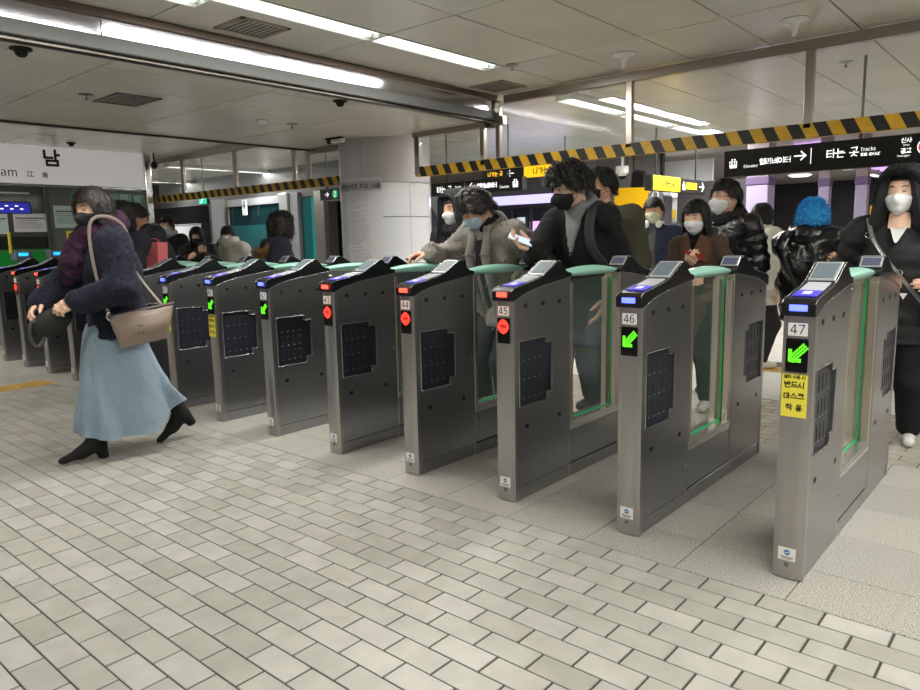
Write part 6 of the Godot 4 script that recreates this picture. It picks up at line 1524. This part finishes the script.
func left_crowd(black: Material, dark: Material, wmask: Material, bmask: Material, wshoe: Material, bshoe: Material) -> void:
	var r: Array; var t: Node3D; var S: Dictionary; var b: MB
	r = make_person({"label": "long dark haired person with white mask right behind the walking woman", "pos": Vector3(-5.69, 0, -0.16), "yaw": 0.3, "h": 1.65, "hs": 1.08, "hyaw": 0.75, "hpitch": 0.25, "armL": [Vector3(-5.62, 1.0, 0.08), Vector3(0.6, -0.5, -0.5)], "pants": dark, "shoes": bshoe, "coat": cloth("coat_ink", c8(30, 32, 44), 0.85), "add": 0.03, "hem": 0.4, "hair": long_hair(0.025, -0.13, 0.75), "thick": 0.024, "hseed": 12.0, "mask": wmask})
	r = make_person({"label": "man with short brown hair in dark padded jacket bending over his gate", "pos": Vector3(-6.36, 0, -0.78), "yaw": -0.25, "h": 1.74, "hs": 1.06, "lean": 0.32, "hipz": -0.1, "hpitch": 0.3, "hyaw": -0.4, "pants": dark, "shoes": bshoe, "coat": cloth("jacket_ink", c8(28, 31, 42), 0.7), "add": 0.05, "hem": 0.44, "jacket": true, "hair": men_hair(0.05, 0.01, -0.045), "thick": 0.022, "mess": 0.4, "hseed": 13.0, "hairm": mt("hair_brown", c8(52, 38, 30), 0.5), "mask": wmask, "skin": 1})
	strap(r[0], "backpack_strap", [r[1].SL + Vector3(-0.03, 0.05, -0.1), r[1].SL + Vector3(-0.035, 0.11, 0.0), r[1].SL + Vector3(-0.04, -0.05, 0.13)], 0.06, mt("strap_grey", c8(92, 98, 100), 0.7), 0.25)
	var g := thing("shopping_bag", "pink paper bag with dark print held up behind the gates", "bag", Vector3(-5.8, 1.04, -0.42), 0.35)
	b = MB.new(); b.prism(pv([[-0.15, 0.0], [0.15, 0.0], [0.17, 0.28], [-0.13, 0.29]]), -0.06, 0.06); part("bag", b, mt("bag_pink", c8(226, 112, 122), 0.6), g)
	latin("2", 0.07, mt("ink_black", Color.BLACK), g, T(0.05, 0.2, 0.061)); latin("&", 0.05, mt("ink_wine", c8(150, 30, 60), 0.6), g, T(0.0, 0.12, 0.061))
	b = MB.new()
	for k in 5: b.tube(PackedVector3Array([Vector3(-0.13 + k * 0.055, 0.02, 0.075), Vector3(-0.1 + k * 0.055, 0.055, 0.085), Vector3(-0.06 + k * 0.055, 0.03, 0.075)]), 0.016, 6)
	part("tissue", b, cloth("tissue_pink", c8(220, 170, 160), 0.8), g)
	for sg in [-1, 1]:
		b = MB.new(); b.tube(PackedVector3Array([Vector3(-0.07, 0.28, sg * 0.055), Vector3(-0.04, 0.315, sg * 0.04), Vector3(0.06, 0.315, sg * 0.04), Vector3(0.09, 0.28, sg * 0.055)]), 0.005, 6); part("handle", b, mt("bag_cord", c8(190, 80, 92), 0.7), g)
	r = make_person({"label": "person in black cap and pale scarf at the back of the left queue", "pos": Vector3(-8.62, 0, -2.08), "yaw": 0.4, "h": 1.66, "pants": dark, "shoes": bshoe, "coat": black, "add": 0.04, "hem": 0.4, "mask": wmask, "hair": men_hair(0.04, -0.02, -0.06), "thick": 0.012})
	t = r[0]; S = r[1]
	b = MB.new(); add_hair(b, S.HX, 0.024, func(th: float) -> float: return 0.04, 0.03, 2.0, 1.0, 40); part("cap", b, cloth("cap_black", c8(26, 26, 28), 0.8), t)
	b = MB.new(); b.grid(10, 6, func(u: float, v: float) -> Vector3: return S.HX * Vector3(lerpf(-0.07, 0.07, u), 0.042 + 0.012 * sin(u * PI) - 0.01 * v, 0.085 + v * 0.075 * sin(PI * (0.15 + 0.7 * u)))); part("cap_brim", b, cloth("cap_black", Color.WHITE), t)
	b = MB.new(); b.ball(S.HX * Vector3(0, 0.085, 0.088), Vector3(0.016, 0.012, 0.006)); part("cap_badge", b, wshoe, t)
	part("scarf", ring(S.N + Vector3(0, 0.03, 0.0), 0.085, 0.08, S.B, 0.045, 0.6, 22, 1.3), cloth("scarf_pale", c8(206, 208, 212), 0.9), t)
	r = make_person({"label": "woman with long black hair and black mask reading her phone", "pos": Vector3(-7.95, 0, -2.12), "yaw": 0.85, "h": 1.5, "hs": 1.06, "hpitch": 0.3, "sw": 0.108, "armL": [Vector3(-7.62, 1.17, -1.98), Vector3(0.6, -0.6, -0.4)], "armR": [Vector3(-7.72, 1.12, -1.84), Vector3(-0.6, -0.6, -0.4)], "handL": [Vector3(0.4, 0.6, 0.3), Vector3(-0.6, 0.3, -0.4), [0.7, 0.75, 0.8, 0.9, 0.6], 0.006],
		"pants": dark, "shoes": bshoe, "coat": cloth("coat_black2", c8(34, 34, 36), 0.75), "add": 0.035, "hem": 0.4, "hair": long_hair(0.05, -0.24, 0.72), "thick": 0.02, "mess": 0.2, "hseed": 14.0, "hout": 0.15, "mask": bmask, "skin": 2})
	phone("dark phone of the long haired woman by the white board", r[1], "L", Vector3(0.4, 0.6, 0.3), Vector3(-0.6, 0.3, -0.4), c8(60, 60, 64))
	r = make_person({"label": "person in cream puffer coat with high collar in the left queue", "pos": Vector3(-8.55, 0, -2.93), "yaw": 0.75, "h": 1.52, "hs": 1.05, "hpitch": 0.15, "sw": 0.122, "pants": dark, "shoes": wshoe, "coat": cloth("puffer_cream", c8(226, 226, 216), 0.7), "add": 0.055, "hem": 0.4, "rip": 3.0, "amp": 0.014, "fold": 0.018, "hair": men_hair(0.02, -0.03, -0.06), "thick": 0.022, "hairm": mt("hair_navy", c8(34, 34, 48), 0.6), "mask": wmask})
	t = r[0]; S = r[1]
	part("collar", ring(S.N + Vector3(0, 0.035, 0.01), 0.1, 0.1, S.B, 0.045, 0.5, 26, 1.7), cloth("puffer_cream", Color.WHITE), t)
	strap(t, "bag_strap", [S.SR + Vector3(0.05, 0.08, -0.03), S.SR + Vector3(0.05, 0.07, 0.08), S.P + Vector3(-0.16, 0.18, 0.18)], 0.03, mt("strap_black", Color.BLACK), 0.3)
	b = MB.new(); b.grid(6, 12, func(u: float, v: float) -> Vector3: return S.C + Vector3(-0.045 + 0.09 * u, 0.16 - 0.42 * v, 0.185 + 0.012 * sin(u * PI))); part("front_placket", b, cloth("placket", c8(196, 192, 178), 0.8), t)
	r = make_person({"label": "woman in navy parka with tan fur hood trim seen from behind", "pos": Vector3(-5.72, 0, -1.8), "yaw": 2.5, "h": 1.56, "hs": 1.12, "sw": 0.13, "hyaw": 0.25, "face": false, "pants": dark, "shoes": bshoe, "coat": cloth("parka_navy", c8(30, 34, 50), 0.8), "add": 0.06, "hem": 0.34, "fold": 0.018, "hair": long_hair(0.04, -0.13, 0.6), "thick": 0.04, "mess": 0.4, "hseed": 16.0, "hfreq": 3.0, "strands": 1400, "lift": 0.03, "slen": 0.25, "hairm": mt("hair_darkbrown", c8(30, 24, 24), 0.5)})
	t = r[0]; S = r[1]
	part("hood", ring(S.N + Vector3(0, -0.02, -0.06), 0.11, 0.1, S.B * Basis(Vector3(1, 0, 0), -0.25), 0.05, 0.4, 26, 1.2), cloth("parka_navy", Color.WHITE), t)
	var fur := ring(S.N + Vector3(0, -0.08, -0.09), 0.2, 0.15, S.B * Basis(Vector3(1, 0, 0), -0.35), 0.045, 0.9, 60, 1.0)
	tufts(fur, 1600, 0.03, 0.004)
	part("fur_trim", fur, cloth("fur_tan", c8(176, 140, 92), 1.0, 0.3, 0.3, 0.4), t)
	for q in [[Vector3(-8.95, 0, -7.6), 1.36, "small dark haired figure far behind between column and hooded person"], [Vector3(-9.3, 0, -7.75), 1.44, "tallest small figure far behind between column and hooded person"]]:
		make_person({"label": q[2], "pos": q[0], "yaw": 0.6, "h": q[1], "pants": dark, "shoes": bshoe, "coat": cloth("coat_far", c8(52, 48, 50), 0.9), "add": 0.03, "hem": 0.36, "hair": long_hair(0.04, -0.12), "thick": 0.02, "hseed": q[1] * 9, "mask": wmask, "cell": 0.025, "hcell": 0.009})

func walker() -> void:
	var black := mt("boot_suede", c8(22, 21, 23), 0.95)
	var navy := cloth("coat_fuzzy", c8(34, 38, 62), 1.0, 0.25, 0.25, 0.5)
	var pos := Vector3(-3.82, 0, 0.80)
	var fl := Vector3(0.05, 0.115, 0.19); var fr := Vector3(-0.04, 0.17, -0.36)
	var r := make_person({"label": "woman in fuzzy navy coat and pale blue skirt striding away from the gates", "pos": pos, "yaw": -0.14, "h": 1.6, "hs": 1.08, "lean": 0.08, "flat": 0.84, "sw": 0.115, "hpitch": 0.1, "hyaw": 0.42, "hipz": -0.03, "drop": -0.015, "legr": 0.7,
		"footL": fl, "footR": fr, "armL": [Vector3(-3.66, 0.985, 1.045), Vector3(0.6, -0.55, -0.6)], "armR": [Vector3(-3.93, 0.955, 1.16), Vector3(-0.6, -0.5, -0.4)],
		"handL": [Vector3(-0.25, -0.25, 0.8), Vector3(-0.6, -0.5, 0.0), [0.85, 0.9, 0.95, 1.0, 0.6], 0.0045], "handR": [Vector3(0.35, -0.25, 0.6), Vector3(0.5, -0.6, -0.1), [0.85, 0.9, 0.95, 1.0, 0.6], 0.0045],
		"coat": navy, "add": 0.052, "hem": 0.465, "flare": 0.04, "fold": 0.016, "cell": 0.013, "pile": [9000, 0.011, 0.0028], "hair": long_hair(0.046, -0.085, 0.92), "thick": 0.026, "mess": 0.2, "hseed": 20.0, "strands": 1400, "lift": 0.014, "hairm": mt("hair_walker", c8(34, 27, 27), 0.52), "mask": mt("mask_black", Color.BLACK), "beak": 0.018, "skin": 2})
	var t: Node3D = r[0]; var S: Dictionary = r[1]
	# skirt, blown back between the striding legs
	var b := MB.new()
	b.grid(120, 36, func(u: float, w: float) -> Vector3:
		var a := u * TAU; var v := 1.0 - w; var y := lerpf(0.86, 0.14, v)
		var zf := lerpf(0.1, 0.255, pow(v, 0.4)); var zb := lerpf(-0.15, -0.36, pow(v, 1.3)); var rx := lerpf(0.13, 0.19, pow(v, 0.5))
		var fo := 1.0 + 0.06 * v * sin(a * 6.0 + v * 2.5) + 0.045 * v * sin(a * 10.0 + 1.7 - v * 3.0) + 0.05 * v * nz.get_noise_2d(a * 3.0, v * 4.0)
		var z := (zf + zb) * 0.5 + cos(a) * (zf - zb) * 0.5 * fo
		var x := signf(sin(a)) * pow(absf(sin(a)), 0.6) * rx * fo * (1.0 - 0.3 * smoothstep(0.1, 0.4, -z) * v) + 0.025 * v * sin(z * 26.0 + v * 5.0) + 0.02 * v
		var hem := 0.16 * smoothstep(-0.08, -0.4, z) * v + 0.02 * smoothstep(0.1, 0.3, z) * v
		return Vector3(x, y + hem, z), true)
	part("skirt", b, cloth("skirt_blue", c8(150, 172, 190), 0.85, 0.04, 0.08, 0.3), t)
	# ankle boots with block heels
	for q in [["L", fl, 0.0], ["R", fr, 0.42]]:
		b = MB.new(); var a: Vector3 = S["A" + q[0]]; var R := Basis(Vector3(1, 0, 0), q[2])
		var O: Vector3 = a
		var P := func(y: float, z: float) -> Vector3: return O + R * Vector3(0, y, z)
		snet(b, [bone(P.call(0.12, -0.02), P.call(-0.01, -0.012), 0.058, 0.052), bone(P.call(-0.01, -0.014), P.call(-0.055, 0.07), 0.052, 0.042), bone(P.call(-0.052, 0.06), P.call(-0.084, 0.175), 0.04, 0.026, R * Vector3(0, 1, 0), 0.8), bone(P.call(-0.02, -0.035), P.call(-0.1, -0.05), 0.042, 0.031)], 0.009, 0.02, [[R * Vector3(0, -1, 0), (R * Vector3(0, -1, 0)).dot(O) + 0.113]])
		part("boot", b, black, t)
	# scarf
	b = MB.new()
	var sc := []
	for k in 14:
		var a := TAU * k / 14.0; var a2 := TAU * (k + 1) / 14.0
		sc.append(bone(S.N + Vector3(sin(a) * 0.085, 0.03 + 0.02 * cos(a * 2.0) - 0.04 * cos(a), cos(a) * 0.095), S.N + Vector3(sin(a2) * 0.085, 0.03 + 0.02 * cos(a2 * 2.0) - 0.04 * cos(a2), cos(a2) * 0.095), 0.052, 0.052))
	sc.append(bone(S.N + Vector3(0.0, -0.04, 0.13), S.C + Vector3(0.02, 0.02, 0.21), 0.075, 0.065)); sc.append(bone(S.C + Vector3(0.02, 0.06, 0.21), S.C + Vector3(0.03, -0.04, 0.23), 0.07, 0.045))
	snet(b, sc, 0.012, 0.03, [], 0.02, 11.0)
	part("scarf", b, grain(mt("scarf_purple", c8(78, 30, 74), 1.0), ntex(0.012, 0.12, 1.0, Color.WHITE, 44, 3), Vector3(3, 3, 3), false), t)
	# taupe shoulder bag
	var W := func(x: float, y: float, z: float) -> Vector3: return (S.X as Transform3D) * Vector3(x, y, z)
	var g := thing("shoulder_bag", "taupe leather shoulder bag hanging behind the walking woman", "bag", pos + Vector3(0.02, 0.06, 0.04), -0.14)
	b = MB.new()
	b.grid(28, 16, func(u: float, w: float) -> Vector3:
		var a := u * TAU; var ww := lerpf(0.135, 0.19, w); var dd := 0.055 * sin(PI * clampf(0.08 + w * 0.85, 0, 1)) + 0.006
		var sx := sin(a); var cz := cos(a)
		return Vector3(0.245 + sx * dd, lerpf(0.655, 0.85, w) + 0.16 * (-cz * ww) * 0.9 + 0.012 * nz.get_noise_2d(u * 9, w * 5), -0.13 + signf(cz) * pow(absf(cz), 0.6) * ww), true)
	var lm := mt("leather_taupe", c8(140, 124, 114), 0.5); lm.normal_enabled = true; lm.normal_texture = bump(0.1, 3.0, 9); lm.normal_scale = 0.4; lm.uv1_triplanar = true; lm.uv1_scale = Vector3(6, 6, 6)
	part("bag_body", b, lm, g)
	b = MB.new(); b.tube(PackedVector3Array([Vector3(0.245, 0.825, 0.06), Vector3(0.25, 0.85, -0.1), Vector3(0.245, 0.882, -0.32)]), 0.012, 8); part("zip_band", b, mt("leather_dark", c8(84, 74, 70), 0.5), g)
	b = MB.new()
	for k in 2: b.box(Vector3(0.302, 0.745, -0.085 - k * 0.024), Vector3(0.004, 0.045 + 0.01 * k, 0.008), 0.001)
	b.box(Vector3(0.302, 0.768, -0.097), Vector3(0.004, 0.007, 0.032), 0.001); b.box(Vector3(0.302, 0.735, -0.097), Vector3(0.004, 0.007, 0.032), 0.001); part("monogram", b, mt("leather_dark", Color.BLACK), g)
	strap(g, "strap", [Vector3(0.24, 0.83, 0.05), Vector3(0.215, 1.1, 0.1), S.SL + Vector3(0.02, 0.05, 0.095), S.SL + Vector3(0.015, 0.098, 0.0), S.SL + Vector3(-0.02, 0.02, -0.11), Vector3(0.14, 1.1, -0.14), Vector3(0.235, 0.88, -0.25)], 0.02, mt("strap_taupe", c8(128, 116, 108), 0.5), 0.2)
	b = MB.new(); b.tube(PackedVector3Array([Vector3(0.245, 0.86, 0.055), Vector3(0.25, 0.83, 0.07), Vector3(0.245, 0.81, 0.055)]), 0.008, 6); part("ring", b, mt("chrome", Color.WHITE), g)
	# folded black bag in her hands
	var h := thing("clutch_bag", "black woven pouch with loop strap in the walking woman's hands", "bag", pos, -0.14)
	var c0: Vector3 = (S.WL + S.WR) * 0.5 + Vector3(0.03, -0.1, 0.06)
	b = MB.new()
	b.grid(22, 12, func(u: float, w: float) -> Vector3:
		var a := u * TAU; var e := (w - 0.5) * PI
		return c0 + Basis(Vector3(1, 0, 0), 0.5) * Vector3(sin(a) * cos(e) * 0.045, sin(e) * 0.075, cos(a) * cos(e) * 0.12 * (1.0 + 0.1 * nz.get_noise_2d(u * 8, w * 8))), true)
	part("pouch", b, cloth("pouch_black", c8(36, 35, 36), 0.7, 0.4, 0.3), h)
	b = MB.new(); var lp := PackedVector3Array()
	for k in 17: lp.append(c0 + Vector3(0.01, -0.06 + 0.075 * cos(TAU * k / 16.0), 0.085 + 0.035 * sin(TAU * k / 16.0)))
	b.tube(lp, 0.011, 8); part("loop_strap", b, mt("strap_dark", c8(62, 62, 64), 0.45), h)

func _ready() -> void:
	rng.seed = 4711
	nz.seed = 3; nz.frequency = 1.0; nz.fractal_octaves = 3
	camera_and_light()
	lights_build()
	floor_build()
	ceiling_build()
	partition_build()
	walls_build()
	gates_build()
	booth_build()
	signs_build()
	concourse_build()
	devices_build()
	crowd_build()
